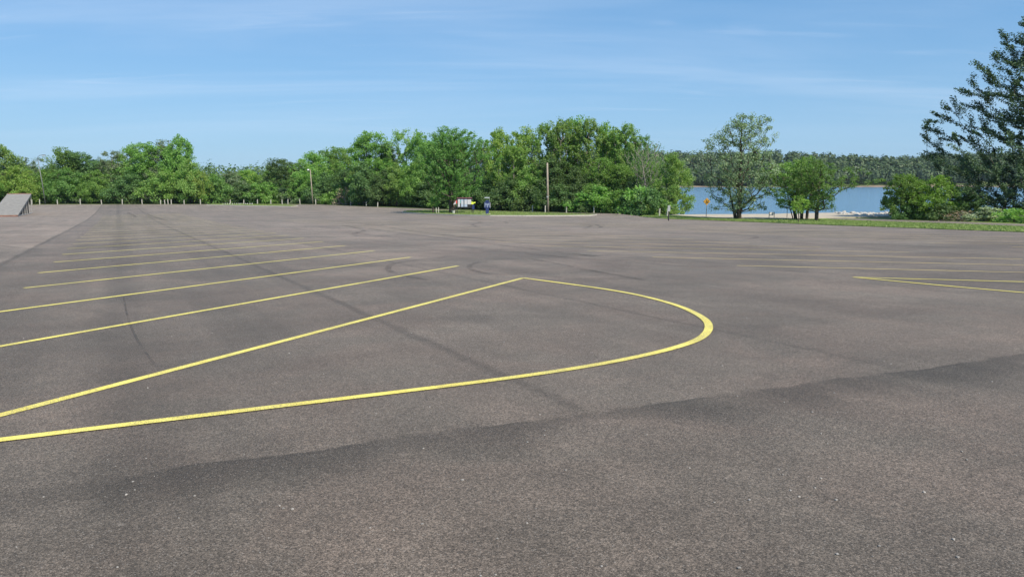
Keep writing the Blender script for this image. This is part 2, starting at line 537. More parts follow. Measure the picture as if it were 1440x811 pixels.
DECK = plain('ramp_deck', (0.235, 0.22, 0.20), 0.8, 0.18, 2.5, spec=0.3)
RUST = plain('rusty_lip', (0.20, 0.11, 0.085), 0.85, 0.45, 4, spec=0.2)
STEEL = plain('ramp_frame', (0.30, 0.29, 0.28), 0.6, 0.2, 5)
NAVY = plain('navy_paint', (0.022, 0.035, 0.13), 0.45, 0.15, 6)
WHITE = plain('white_panel', (0.58, 0.58, 0.57), 0.6, 0.05, 4)
PAPER = plain('paper_blue_dimmed', (0.36, 0.42, 0.54), 0.6, 0.1, 9)  # blue paper darkened, tree shade on the board put into its colour
PAPER2 = plain('paper_white_dimmed', (0.50, 0.49, 0.52), 0.6, 0.05, 9)  # white paper dimmed the same way for shade under the crown
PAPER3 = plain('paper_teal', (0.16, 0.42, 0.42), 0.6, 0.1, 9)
MAROON = plain('maroon_header', (0.16, 0.05, 0.08), 0.6, 0.15, 6)
REDP = plain('red_paint', (0.55, 0.06, 0.05), 0.5, 0.1, 6)
HIVIS = plain('lime_yellow', (0.68, 0.78, 0.08), 0.5, 0.08, 6)
AMBER = plain('amber_sign', (0.50, 0.27, 0.035), 0.5, 0.12, 6)
BLACK = plain('black_symbol', (0.02, 0.018, 0.015), 0.6, 0.1, 6)
SIGNBACK = plain('bare_aluminium', (0.32, 0.34, 0.34), 0.45, 0.08, 5, metal=0.2)
STONE = plain('shore_rock', (0.40, 0.38, 0.35), 0.85, 0.3, 3, spec=0.3, bump=0.6)
LAMP = plain('lamp_glass', (0.75, 0.76, 0.76), 0.35, 0.04, 4)
STRAW = make_leaf('straw', (0.30, 0.19, 0.10), (0.42, 0.30, 0.17), 0.2, 0.006)

LEAF = {
    'mid': make_leaf('leaf_mid_green', (0.109, 0.240, 0.037), (0.242, 0.400, 0.059)),
    'dark': make_leaf('leaf_dark_green', (0.056, 0.129, 0.035), (0.137, 0.233, 0.054), 0.28),
    'light': make_leaf('leaf_light_green', (0.151, 0.344, 0.050), (0.286, 0.400, 0.084)),
    'yellow': make_leaf('leaf_yellow_green', (0.191, 0.380, 0.037), (0.312, 0.380, 0.065)),
    'grey': make_leaf('leaf_grey_green', (0.126, 0.212, 0.087), (0.256, 0.316, 0.174), 0.28),
    'blue': make_leaf('leaf_blue_green', (0.049, 0.103, 0.045), (0.113, 0.191, 0.075), 0.2, 0.006),
    'olive': make_leaf('leaf_olive_green', (0.092, 0.210, 0.037), (0.186, 0.335, 0.068)),
    'sage': make_leaf('leaf_sage', (0.287, 0.356, 0.154), (0.340, 0.360, 0.258), 0.25),
    'bright': make_leaf('leaf_bright_lime', (0.150, 0.250, 0.022), (0.230, 0.330, 0.045)),
    'far': make_leaf('leaf_far', (0.052, 0.094, 0.033), (0.092, 0.141, 0.048), 0.2),
}

# ------------------------------------------------------------------ the land, lake, lot
verts = [(x, y, G(x, y)) for y in YS for x in XS]
nx = len(XS)
faces = [(j * nx + i, j * nx + i + 1, (j + 1) * nx + i + 1, (j + 1) * nx + i) for j in range(len(YS) - 1) for i in range(nx - 1)]
me = bpy.data.meshes.new('ground')
me.from_pydata(verts, [], faces)
ground = link('ground', me, LAND)
tag(ground, kind='structure')
for p in me.polygons:
    p.use_smooth = True

me = bpy.data.meshes.new('lake')
me.from_pydata([(16, 95, LAKE_Z), (1400, 95, LAKE_Z), (1400, 760, LAKE_Z), (16, 760, LAKE_Z)], [], [(0, 1, 2, 3)])
tag(link('lake', me, WATER), kind='structure')

lot_right = [ground_at(900, 305), ground_at(935, 308.2), ground_at(1000, 310.5), ground_at(1100, 314.5), ground_at(1200, 318.5), ground_at(1300, 322.2), ground_at(1440, 327.5), (33.5, 28.0), (40.0, 0.0), (46.0, -40.0)]
lot_far = [(-120.0, 118.0), (-101.0, 146.0), (-90.0, 157.5), (-60.0, 158.5), (-38.0, 157.0)] + \
    [ground_at(*p) for p in ((520, 291.0), (600, 293.8), (680, 296.8), (760, 299.0), (850, 300.5), (893, 303.2))]
lot_poly = [(-100.0, -40.0)] + lot_far + lot_right
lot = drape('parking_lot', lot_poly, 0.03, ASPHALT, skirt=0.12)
tag(lot, kind='structure')

PZ = 0.035


def paint_line(pts, w=0.105, m=None):
    return drape('stall_line', strip(pts, w), PZ, m or PAINT, lot)


rl = random.Random(5)
S0 = 15.10
for k in range(28):                              # left row
    s = S0 + 3.76 * k
    if k == 0:
        a, b = us(-4.2, S0 - 11.35), us(7.69, S0)
        a = us(-1.75, 6.1)
    else:
        a, b = us(-1.70 + rl.uniform(-.04, .04), s - 8.95), us(7.71 + rl.uniform(-.04, .04), s)
    if k == 0:
        continue
    paint_line([a, b])
# the painted end of the left row: slanted line, nose and square end in one stroke
end_pts = spline([us(7.69, 15.1), us(7.93, 13.4), us(8.04, 12.2), us(8.0, 11.2), us(7.74, 9.92), us(7.28, 8.78), us(6.78, 8.0), us(6.12, 7.34), us(5.4, 6.92),
                  us(4.5, 6.6), us(3.55, 6.40), us(2.4, 6.29), us(0.6, 6.2), us(-1.75, 6.08)], 6)
drape('stall_line', strip([us(-1.75, 6.05), us(7.69, 15.1)], 0.105), PZ, PAINT, lot)
drape('stall_line', strip(end_pts, 0.105), PZ + 0.003, PAINT, lot)
for k in range(20):                              # second row, slanting the other way
    s = 12.11 + 3.68 * k
    paint_line([us(14.22 + rl.uniform(-.05, .05), s), us(23.3 + rl.uniform(-.05, .05), s - 9.1)], m=OLDPAINT if k else PAINT)
drape('stall_line', strip(spline([us(14.2, 12.11), us(14.27, 10.3), us(14.43, 8.6), us(14.85, 6.9), us(15.7, 5.0), us(17.2, 3.6), us(19.5, 2.9), us(23.3, 2.75)], 5), 0.105), PZ + 0.003, PAINT, lot)
for k in range(14):                              # third row
    s = 14.6 + 3.68 * k
    paint_line([us(29.7 + rl.uniform(-.05, .05), s), us(38.8, s - 9.1)], m=OLDPAINT)

# tyre marks
marks = [
    ([(640, 362), (600, 366), (560, 371), (546, 378), (552, 385), (575, 391), (600, 396)], 0.16),
    ([(748, 366), (700, 367), (668, 372), (660, 378), (672, 384), (700, 388), (735, 389), (790, 392)], 0.15),
    ([(748, 366), (780, 372), (840, 384), (905, 396)], 0.14),
    ([(425, 311), (480, 313), (530, 318), (575, 325), (640, 333), (720, 341), (800, 347), (880, 352)], 0.28),
    ([(435, 314), (490, 319), (560, 328), (660, 341), (745, 351), (840, 362)], 0.22),
    ([(430, 309.5), (520, 311), (600, 316), (660, 322)], 0.3),
    ([(484, 318), (500, 321), (512, 325), (503, 328), (520, 331)], 0.3),
    ([(500, 328), (498, 332), (520, 334), (560, 331)], 0.3),
    ([(660, 309), (676, 313), (664, 316), (672, 320), (655, 319)], 0.35),
    ([(690, 310), (712, 313), (700, 316), (650, 314)], 0.3),
    ([(818, 316), (832, 318), (822, 322), (845, 321), (838, 316)], 0.3),
    ([(700, 352), (780, 362), (880, 370), (960, 376), (1050, 379)], 0.14),
    ([(540, 345), (600, 352), (660, 355), (745, 356), (850, 362)], 0.14),
    ([(180, 299), (190, 304.5), (186, 306)], 0.35),
    ([(205, 300), (216, 305), (240, 312)], 0.35),
    ([(0, 347), (60, 352), (130, 349), (200, 342)], 0.18),
    ([(174, 420), (180, 450), (190, 475), (207, 503), (228, 530)], 0.03),
    ([(1040, 334), (1060, 333), (1062, 336), (1045, 338)], 0.3),
    ([(860, 366), (960, 372), (1090, 382), (1240, 391), (1360, 398)], 0.13),
    ([(790, 332), (880, 338), (990, 343), (1100, 350)], 0.2),
]
for pl, w in marks:
    gp = [ground_at(*p) for p in pl]
    drape('tyre_mark', strip(spline(gp, 5), w), PZ + 0.004, TYRE, lot)

# verge along the right side of the lot, path, beach
verge = [(x + 0.0, y) for x, y in lot_right[::-1]]
verge_poly = [(46.5, -40.0)] + [(40.4, 0.0), (33.9, 28.0)] + [ground_at(1440, 327.2), ground_at(1300, 321.9), ground_at(1200, 318.2), ground_at(1100, 314.2), ground_at(1000, 310.2), ground_at(935, 307.9), ground_at(900, 304.8), ground_at(905, 303.6)] + \
    [ground_at(950, 304.3), (26.5, 96.0), (34.0, 88.0), (40.5, 80.0), (44.5, 66.0), (47.0, 50.0), (51.0, 30.0), (56.0, 0.0), (62.0, -40.0)]
tag(drape('grass_verge', verge_poly, 0.06, GRASS, skirt=0.15), kind='structure')
path_poly = [ground_at(1178, 309.6), ground_at(1250, 312.4), ground_at(1340, 315.4), ground_at(1440, 319.4), ground_at(1600, 327.0), ground_at(1600, 322.0), ground_at(1440, 316.4), ground_at(1340, 312.6), ground_at(1250, 310.0), ground_at(1190, 307.8), ground_at(1160, 307.6)]
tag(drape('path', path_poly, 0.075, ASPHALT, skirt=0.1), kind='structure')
beach_poly = [ground_at(962, 304.6), ground_at(985, 306.3), ground_at(1015, 307.6), ground_at(1050, 308.5), ground_at(1090, 308.9), ground_at(1130, 308.6), ground_at(1160, 307.9), ground_at(1186, 307.0), (50.0, 98.0), (56.0, 108.0), (61.0, 123.0), (24.0, 114.0), (19.0, 108.0)]
tag(drape('beach', beach_poly, 0.10, SAND, skirt=0.25), kind='structure')
bank_poly = [(100 + 14 * i, 664 + 10 * math.sin((100 + 14 * i) * 0.017 + 1.0) + 6 * math.sin((100 + 14 * i) * .043)) for i in range(36)]
bank_poly += [(x, y + 13 + 4 * math.sin(x * 0.09)) for x, y in bank_poly[::-1]]
tag(drape('shore_bank', bank_poly, 0.15, BANK, skirt=0.3), kind='structure')


def island(poly, hgt=0.12):
    """grass island with its own kerb"""
    n = len(poly)
    c = Vector((sum(p[0] for p in poly) / n, sum(p[1] for p in poly) / n))
    g = drape('grass_island', poly, hgt, GRASS, skirt=0.06)
    tag(g, kind='structure')
    bm = bmesh.new()
    outer = []
    for i in range(n):
        a, b, d = Vector(poly[i - 1]), Vector(poly[i]), Vector(poly[(i + 1) % n])
        t = (d - a).normalized()
        nn = Vector((t.y, -t.x))
        if nn.dot(b - c) < 0:
            nn = -nn
        outer.append(b + nn * 0.16)
    for i in range(n):
        j = (i + 1) % n
        q = []
        for (p, dz) in ((poly[i], hgt + 0.02), (poly[j], hgt + 0.02), (outer[j], hgt + 0.02), (outer[i], hgt + 0.02), (outer[j], -0.02), (outer[i], -0.02)):
            q.append(bm.verts.new((p[0], p[1], G(p[0], p[1]) + dz)))
        bm.faces.new(q[:4])
        bm.faces.new((q[3], q[2], q[4], q[5]))
    bmesh.ops.remove_doubles(bm, verts=bm.verts, dist=0.001)
    from_bm('kerb', bm, CONCRETE, g)
    return g


isl_c = [ground_at(*p) for p in ((566, 299.4), (600, 301.6), (640, 303.0), (690, 304.2), (740, 304.4), (800, 304.2), (832, 303.8), (838, 302.9), (800, 301.5), (740, 299.8), (690, 298.4), (640, 297.0), (600, 296.6), (572, 297.6))]
island(isl_c)
isl_l = [ground_at(*p) for p in ((292, 288.9), (330, 289.6), (370, 290.4), (410, 291.1), (418, 290.4), (390, 289.2), (340, 288.4), (300, 288.0))]
island(isl_l, 0.14)

BLADE = make_leaf('grass_blade', (0.16, 0.235, 0.05), (0.27, 0.31, 0.10), 0.3)
# grass blades over the verge and islands (uncountable)


def blades(name, poly, n, seed, dz, hmin=0.06, hmax=0.16, edge=0.35):
    rg = np.random.default_rng(seed)
    P = np.array(poly)
    lo, hi = P.min(0), P.max(0)
    pts = []
    while len(pts) < n:
        q = rg.uniform(lo, hi)
        ins = False
        for i in range(len(P)):
            a, b = P[i - 1], P[i]
            if (a[1] > q[1]) != (b[1] > q[1]) and q[0] < (b[0] - a[0]) * (q[1] - a[1]) / (b[1] - a[1]) + a[0]:
                ins = not ins
        if ins:
            pts.append(q)
    vs_, fs = [], []
    for x, y in pts:
        z = G(x, y) + dz - 0.01
        a = rg.uniform(0, 6.28)
        h = rg.uniform(hmin, hmax)
        w = rg.uniform(0.02, 0.05)
        dx, dy = math.cos(a) * w, math.sin(a) * w
        lx, ly = rg.normal(0, 0.04, 2)
        i = len(vs_)
        vs_ += [(x - dx, y - dy, z), (x + dx, y + dy, z), (x + lx, y + ly, z + h)]
        fs.append((i, i + 1, i + 2))
    m_ = bpy.data.meshes.new(name)
    m_.from_pydata(vs_, [], fs)
    o = link(name, m_, BLADE)
    tag(o, kind='stuff')
    return o


near_verge = [ground_at(*p) for p in ((1600, 333.0), (1440, 327.3), (1300, 322.0), (1200, 318.3), (1100, 314.3), (1000, 310.3), (935, 308.0), (900, 304.9), (905, 303.8), (950, 304.4), (985, 306.7),
                                     (1050, 308.9), (1130, 309.1), (1178, 309.9), (1250, 312.7), (1340, 315.8), (1440, 319.9), (1600, 327.6))]
o = blades('grass', near_verge, 24000, 3, 0.06, 0.05, 0.12)
tag(o, 'short mown grass blades on the verge between lot and lake', 'grass')
o = blades('grass', isl_c, 6000, 4, 0.12, 0.06, 0.2)
tag(o, 'short grass on the kerbed island around the shade tree', 'grass')
o = blades('grass', isl_l, 3000, 5, 0.14, 0.1, 0.3)
tag(o, 'longer grass on the narrow island by the white posts', 'grass')

# loose grit on the asphalt
rg = random.Random(8)
bm = bmesh.new()
for i in range(300):
    y = 2.6 + 9 * rg.random() ** 1.6
    x = rg.uniform(-0.75, 0.75) * y
    r = rg.uniform(0.003, 0.009)
    res = bmesh.ops.create_icosphere(bm, subdivisions=1, radius=r)
    for v in res['verts']:
        v.co = Vector((v.co.x * rg.uniform(.7, 1.4), v.co.y * rg.uniform(.7, 1.4), v.co.z * 0.7)) + Vector((x, y, G(x, y) + 0.03 + r * 0.4))
tag(from_bm('loose_grit', bm, plain('grit', (0.26, 0.24, 0.22), 0.8, 0.5, 15)), 'loose pale grit scattered over the near asphalt', 'grit', kind='stuff')

# ------------------------------------------------------------------ trees


def mesh_np(name, V, F, mat, smooth_=False):
    me_ = bpy.data.meshes.new(name)
    V = np.asarray(V, dtype=np.float32)
    F = np.asarray(F, dtype=np.int32)
    k = F.shape[1]
    me_.vertices.add(len(V))
    me_.vertices.foreach_set('co', V.ravel())
    me_.loops.add(F.size)
    me_.loops.foreach_set('vertex_index', F.ravel())
    me_.polygons.add(len(F))
    me_.polygons.foreach_set('loop_start', np.arange(0, F.size, k, dtype=np.int32))
    if smooth_:
        me_.polygons.foreach_set('use_smooth', np.ones(len(F), dtype=bool))
    me_.update(calc_edges=True)
    me_.materials.append(mat)
    return me_


def leaf_quads(rg, cen, nrm, size, asp=0.62):
    n = len(cen)
    nrm = nrm / (np.linalg.norm(nrm, axis=1, keepdims=True) + 1e-9)
    t = rg.normal(size=(n, 3))
    t -= nrm * (t * nrm).sum(1, keepdims=True)
    t /= np.linalg.norm(t, axis=1, keepdims=True) + 1e-9
    b = np.cross(nrm, t)
    L = (size * rg.uniform(0.65, 1.35, n))[:, None]
    W = L * asp
    V = np.stack([cen - t * L * .5, cen + b * W * .5 + nrm * L * .10, cen + t * L * .5 - nrm * L * .06, cen - b * W * .5 + nrm * L * .10], 1).reshape(-1, 3)
    F = np.arange(n * 4).reshape(n, 4)
    return V, F


SHAPES = {
    'round': lambda t: np.sqrt(np.clip(1 - (2 * t - 1) ** 2, 0, 1)) ** 0.8,
    'dome': lambda t: np.clip(1 - t ** 2.4, 0, 1) ** 0.6 * (0.65 + 0.35 * np.minimum(t * 4, 1)),
    'vase': lambda t: np.where(t < 0.6, 0.45 + 0.55 * (t / 0.6) ** 0.8, np.sqrt(np.clip(1 - ((t - 0.6) / 0.4) ** 2, 0, 1))),
    'column': lambda t: np.clip(1 - t ** 4, 0, 1) ** 0.5 * (0.75 + 0.25 * np.minimum(t * 3, 1)),
    'cone': lambda t: np.clip(1.02 - t, 0, 1) ** 0.75 * (0.8 + 0.2 * np.minimum(t * 5, 1)),
    'oval': lambda t: np.where(t < 0.45, 0.62 + 0.38 * t / 0.45, np.sqrt(np.clip(1 - ((t - 0.45) / 0.55) ** 2, 0, 1)) ** 0.9),
    'spire': lambda t: np.where(t < 0.45, 0.85 + 0.15 * t / 0.45, np.clip(1 - (t - 0.45) / 0.6, 0, 1) ** 0.75),
    'bush': lambda t: np.clip(1 - t ** 2, 0, 1) ** 0.5,
}


def tree_meshes(name, seed, height, radius, base, nclump, clump_r, nleaf, leaf, shape='round', trunk_r=0.22, stems=1,
                bark=None, mat='mid', flat=0.7, spray=0.0, lobe=0.28, shell=0.45, up=0.5, lean=0.0, twig=0.014, steep=0.25, limb=0.62):
    rg = np.random.default_rng(seed)
    fn = SHAPES[shape]
    ph = rg.uniform(0, 6.28, 6)
    # clump centres inside the crown envelope
    cen = []
    tries = 0
    mind = radius * 0.9 / max(nclump, 1) ** (1 / 3)
    while len(cen) < nclump and tries < nclump * 60:
        tries += 1
        t = rg.uniform(0, 0.985)
        rf = float(fn(np.array(t)))
        if rg.uniform() > rf + 0.1:
            continue
        a = rg.uniform(0, 6.2832)
        lb = 1 + lobe * (math.sin(2 * a + ph[0] + 3 * t) * .5 + math.sin(3 * a + ph[1] - 5 * t) * .5 + math.sin(9 * t + ph[2] + a) * .6)
        r = radius * rf * lb * rg.uniform() ** shell
        p = np.array([r * math.cos(a), r * math.sin(a), base + t * (height - base) - clump_r * 0.4 * t])
        if cen and np.min(np.linalg.norm(np.array(cen) - p, axis=1)) < mind * rg.uniform(0.4, 1.0):
            continue
        cen.append(p)
    cen = np.array(cen)
    # skeleton grown outwards from the stems
    nodes, par = [], []
    for k in range(stems):
        a0 = rg.uniform(0, 6.28) if stems > 1 else 0
        off = 0.0 if stems == 1 else trunk_r * 2.2
        p = np.array([off * math.cos(a0 + 6.28 * k / stems), off * math.sin(a0 + 6.28 * k / stems), -0.25])
        d = np.array([p[0] * 0.6 + lean, p[1] * 0.6, 1.0])
        prev = -1
        top = base + (height - base) * (0.72 if shape != 'cone' else 0.93)
        nseg = 9
        for j in range(nseg + 1):
            nodes.append(p.copy())
            par.append(prev)
            prev = len(nodes) - 1
            p = p + d / d[2] * (top + 0.25) / nseg
            d = d + rg.normal(0, 0.07, 3) * np.array([1, 1, 0])
            d[:2] *= 0.9
    order = np.argsort(np.hypot(cen[:, 0], cen[:, 1]) + cen[:, 2] * 0.15)
    tipdir = {}
    for ci in order:
        c = cen[ci]
        Nn = np.array(nodes)
        dv = c - Nn
        dist = np.linalg.norm(dv, axis=1)
        pen = np.maximum(0, steep * dist - dv[:, 2]) * 3.0 + np.maximum(0, base * 0.6 - Nn[:, 2]) * 2
        b = int(np.argmin(dist + pen))
        mid = Nn[b] * 0.5 + c * 0.5 + np.array([0, 0, -0.06 * dist[b]]) + rg.normal(0, 0.05, 3) * dist[b]
        nodes.append(mid)
        par.append(b)
        nodes.append(c)
        par.append(len(nodes) - 2)
        tipdir[int(ci)] = (c - Nn[b]) / (dist[b] + 1e-6)
    nn = len(nodes)
    area = np.full(nn, twig ** 2 * 1.0)
    for i in range(nn - 1, -1, -1):
        if par[i] >= 0:
            area[par[i]] += area[i] * 0.95
    rad = trunk_r * (area / area[0]) ** limb
    rad = np.maximum(rad, twig)
    V, F = [], []
    seg = 6
    for i in range(nn):
        if par[i] < 0:
            continue
        a, b = nodes[par[i]], nodes[i]
        d = b - a
        l = np.linalg.norm(d)
        if l < 1e-4:
            continue
        d = d / l
        ref = np.array([1., 0, 0]) if abs(d[0]) < .9 else np.array([0, 1., 0])
        e1 = np.cross(d, ref)
        e1 /= np.linalg.norm(e1)
        e2 = np.cross(d, e1)
        ra = min(rad[par[i]], rad[i] * 1.5)
        if par[par[i]] < 0:
            ra = rad[par[i]] * 1.25
        s0 = len(V)
        for (pp, rr) in ((a - d * ra * 0.3, ra), (b, rad[i])):
            for k in range(seg):
                an = 6.28318 * k / seg
                V.append(pp + (e1 * math.cos(an) + e2 * math.sin(an)) * rr)
        for k in range(seg):
            F.append((s0 + k, s0 + (k + 1) % seg, s0 + seg + (k + 1) % seg, s0 + seg + k))
    tm = mesh_np(name + '_trunk', V, F, bark or BARK, True)
    # leaves
    LC, LN = [], []
    for ci in range(len(cen)):
        c = cen[ci]
        n = int(nleaf * rg.uniform(0.5, 1.4))
        if n <= 0:
            continue
        q = rg.normal(size=(n, 3))
        q /= np.linalg.norm(q, axis=1, keepdims=True)
        q *= (rg.uniform(size=(n, 1)) ** 0.5) * clump_r * rg.uniform(0.6, 1.35)
        q[:, 2] *= flat
        if spray:
            td = tipdir[ci] * np.array([1, 1, 0.6]) + np.array([0, 0, 0.35])
            td /= np.linalg.norm(td)
            q *= 0.62
            q += td * (q @ td)[:, None] * spray
        LC.append(c + q)
        out = (c - np.array([0, 0, base + (height - base) * .4]))
        out /= np.linalg.norm(out) + 1e-6
        LN.append(rg.normal(size=(n, 3)) * 0.75 + np.array([0, 0, up]) + out * 0.35)
    if LC:
        LV, LF = leaf_quads(rg, np.concatenate(LC), np.concatenate(LN), leaf)
    else:
        LV, LF = np.zeros((4, 3)), np.array([[0, 1, 2, 3]])
    lm = mesh_np(name + '_crown', LV, LF, LEAF[mat] if isinstance(mat, str) else mat)
    return dict(trunk=tm, crown=lm, h=height, r=radius)


def plant(var, name, x, y, sx=1.0, sz=1.0, rot=None, mat=None, label=None, cat='tree', group=None, parts=('trunk', 'crown'), bark=None, sink=0.0):
    e = empty(name, (x, y, G(x, y) - sink), rot if rot is not None else PR.uniform(0, 6.28))
    e.scale = (sx, sx, sz)
    t = bpy.data.objects.new(parts[0], var['trunk'])
    c = bpy.data.objects.new(parts[1], var['crown'])
    for o_ in (t, c):
        C.objects.link(o_)
        o_.parent = e
    if mat:
        c.material_slots[0].link = 'OBJECT'
        c.material_slots[0].material = LEAF[mat] if isinstance(mat, str) else mat
    if bark:
        t.material_slots[0].link = 'OBJECT'
        t.material_slots[0].material = bark
    tag(e, label, cat, group)
    return e


PR = random.Random(21)
VAR = {
    'A': tree_meshes('broad', 1, 13, 5.0, 1.2, 165, 1.1, 100, 0.33, 'dome', 0.28),
    'A2': tree_meshes('broad_b', 2, 13, 5.0, 1.0, 170, 1.05, 100, 0.32, 'dome', 0.26, lobe=0.4),
    'B': tree_meshes('tall', 3, 14, 3.9, 1.2, 170, 0.95, 95, 0.32, 'column', 0.24, lobe=0.4),
    'B2': tree_meshes('tall_b', 4, 14, 4.0, 1.4, 160, 1.0, 100, 0.32, 'round', 0.24, lobe=0.45),
    'C': tree_meshes('dense', 5, 9, 4.2, 0.6, 110, 1.0, 105, 0.30, 'dome', 0.18, lobe=0.35),
    'D': tree_meshes('airy', 6, 12, 5.0, 2.2, 105, 0.85, 75, 0.30, 'vase', 0.22, bark=PALEBARK, lobe=0.45),
    'E': tree_meshes('bush', 7, 3.0, 2.2, 0.05, 46, 0.6, 70, 0.24, 'bush', 0.05, stems=3, lobe=0.4, shell=0.6),
    'E2': tree_meshes('bush_b', 8, 3.4, 1.9, 0.05, 44, 0.6, 70, 0.25, 'dome', 0.05, stems=4, lobe=0.5, shell=0.6),
    'F': tree_meshes('shrub', 9, 5.5, 2.7, 0.3, 70, 0.7, 85, 0.26, 'round', 0.09, stems=2, lobe=0.4),
    'V': tree_meshes('upright', 10, 14, 3.6, 0.8, 300, 0.72, 70, 0.26, 'column', 0.2, stems=2, spray=1.4, lobe=0.35, bark=PALEBARK, steep=0.6),
}

WOODS_L = 'trees in the woods beyond the far left posts'
WOODS_C = 'trees in the wood behind the kerbed island'


def wood_tree(px, hw, vtop, y, var, mat, label, group, cat='tree', name='woodland_tree'):
    v = VAR[var]
    x = at_depth(px, y)
    h = height_for(vtop, y) - G(x, y)
    r = hw / FPX * y
    return plant(v, name, x, y, r / v['r'], h / v['h'] * 1.02, mat=mat, label=label, group=group, cat=cat)


SHAPE_WORD = {'A': 'broad domed', 'A2': 'broad lobed', 'B': 'tall narrow', 'B2': 'tall oval', 'C': 'low dense', 'D': 'airy open', 'V': 'upright many stemmed', 'F': 'small bushy'}
COLOUR_WORD = {'mid': 'mid green', 'dark': 'dark green', 'light': 'light green', 'yellow': 'yellow green', 'grey': 'grey green', 'olive': 'olive green'}


def wood_label(v, m, y, wood):
    if wood == 'L':
        where = 'at the front of the woods behind the far left posts' if y < 168 else ('deeper in the woods behind the far left posts' if y < 180 else 'at the back of the woods behind the far left posts')
    else:
        where = 'at the front of the wood behind the island' if y < 126 else ('deeper in the wood behind the island' if y < 140 else 'at the back of the wood beyond the shade tree')
    return '%s %s tree %s' % (SHAPE_WORD[v], COLOUR_WORD[m], where)


left_trees = [
    (-40, 36, 205, 158, 'A', 'mid'), (6, 36, 204, 164, 'A', 'light'), (30, 26, 232, 161, 'C', 'yellow'), (44, 20, 220, 178, 'D', 'grey'), (62, 24, 238, 168, 'C', 'mid'),
    (92, 26, 206, 170, 'A2', 'mid'), (118, 26, 213, 172, 'B2', 'dark'), (98, 30, 236, 166, 'C', 'olive'), (140, 24, 238, 166, 'C', 'mid'),
    (163, 28, 211, 172, 'D', 'grey'), (150, 24, 224, 182, 'A2', 'mid'), (188, 26, 205, 174, 'A', 'light'), (212, 24, 199, 170, 'B2', 'mid'), (180, 26, 240, 165, 'C', 'dark'), (236, 26, 196, 172, 'A2', 'grey'),
    (257, 26, 190, 169, 'A', 'mid'), (268, 24, 222, 164, 'C', 'light'), (230, 28, 236, 164, 'C', 'light'), (284, 14, 240, 163, 'F', 'yellow'),
    (302, 22, 244, 186, 'C', 'mid'), (325, 24, 240, 196, 'C', 'grey'), (350, 26, 238, 205, 'A', 'yellow'), (376, 24, 240, 190, 'C', 'mid'), (338, 22, 256, 178, 'C', 'dark'),
    (395, 24, 222, 182, 'B', 'dark'), (412, 20, 228, 176, 'B2', 'dark'), (378, 20, 256, 176, 'F', 'light'),
    (442, 30, 213, 172, 'A', 'light'), (470, 26, 206, 178, 'B2', 'mid'), (490, 24, 213, 172, 'A2', 'light'), (455, 28, 242, 166, 'C', 'dark'), (430, 20, 240, 166, 'C', 'mid'),
    (415, 22, 250, 168, 'F', 'olive'), (488, 30, 238, 164, 'C', 'dark'),
]
for px, hw, vt, y, v, m in left_trees:
    wood_tree(px, hw, vt, y, v, m, wood_label(v, m, y, 'L'), WOODS_L)
for px, vt in ((-20, 232), (20, 236), (75, 232), (125, 230), (170, 228), (205, 226), (245, 222), (275, 238)):
    wood_tree(px, 30, vt, 190, 'A2', 'dark', wood_label('A2', 'dark', 190, 'L'), WOODS_L)
centre_trees = [
    (520, 28, 184, 154, 'B2', 'mid'), (545, 24, 200, 158, 'B', 'dark'), (512, 26, 226, 150, 'C', 'dark'), (572, 30, 180, 156, 'D', 'light'), (592, 28, 186, 152, 'A2', 'mid'),
    (558, 22, 228, 146, 'C', 'light'), (540, 26, 238, 148, 'C', 'dark'), (590, 28, 225, 144, 'C', 'mid'), (618, 30, 196, 146, 'B', 'mid'),
    (610, 34, 246, 140, 'C', 'dark'), (645, 34, 200, 144, 'A', 'mid'), (680, 32, 198, 138, 'A2', 'grey'), (650, 34, 248, 134, 'C', 'dark'), (690, 30, 250, 130, 'C', 'dark'),
    (703, 30, 180, 132, 'A', 'yellow'), (738, 32, 177, 132, 'A2', 'yellow'), (722, 24, 205, 128, 'V', 'light'), (748, 26, 230, 124, 'C', 'light'), (716, 28, 248, 124, 'C', 'dark'),
    (768, 26, 174, 130, 'V', 'light'), (790, 26, 168, 128, 'V', 'light'), (806, 22, 163, 132, 'B', 'mid'), (826, 28, 168, 127, 'V', 'light'), (850, 26, 171, 129, 'A2', 'light'),
    (878, 28, 175, 126, 'V', 'light'), (868, 30, 185, 132, 'A', 'mid'), (898, 22, 188, 124, 'D', 'olive'), (780, 28, 222, 124, 'B2', 'dark'), (812, 26, 236, 122, 'C', 'dark'),
    (775, 26, 258, 118, 'F', 'dark'), (842, 28, 220, 122, 'D', 'mid'), (838, 22, 258, 116, 'F', 'mid'), (870, 26, 230, 120, 'B2', 'mid'), (896, 26, 240, 116, 'C', 'dark'),
    (912, 24, 226, 118, 'B2', 'mid'),
]
for px, hw, vt, y, v, m in centre_trees:
    wood_tree(px, hw, vt, y, v, m, wood_label(v, m, y, 'C'), WOODS_C)
wood_tree(944, 27, 213, 107, 'A2', 'light', 'bushy light green tree at the lake end of the wood', None)

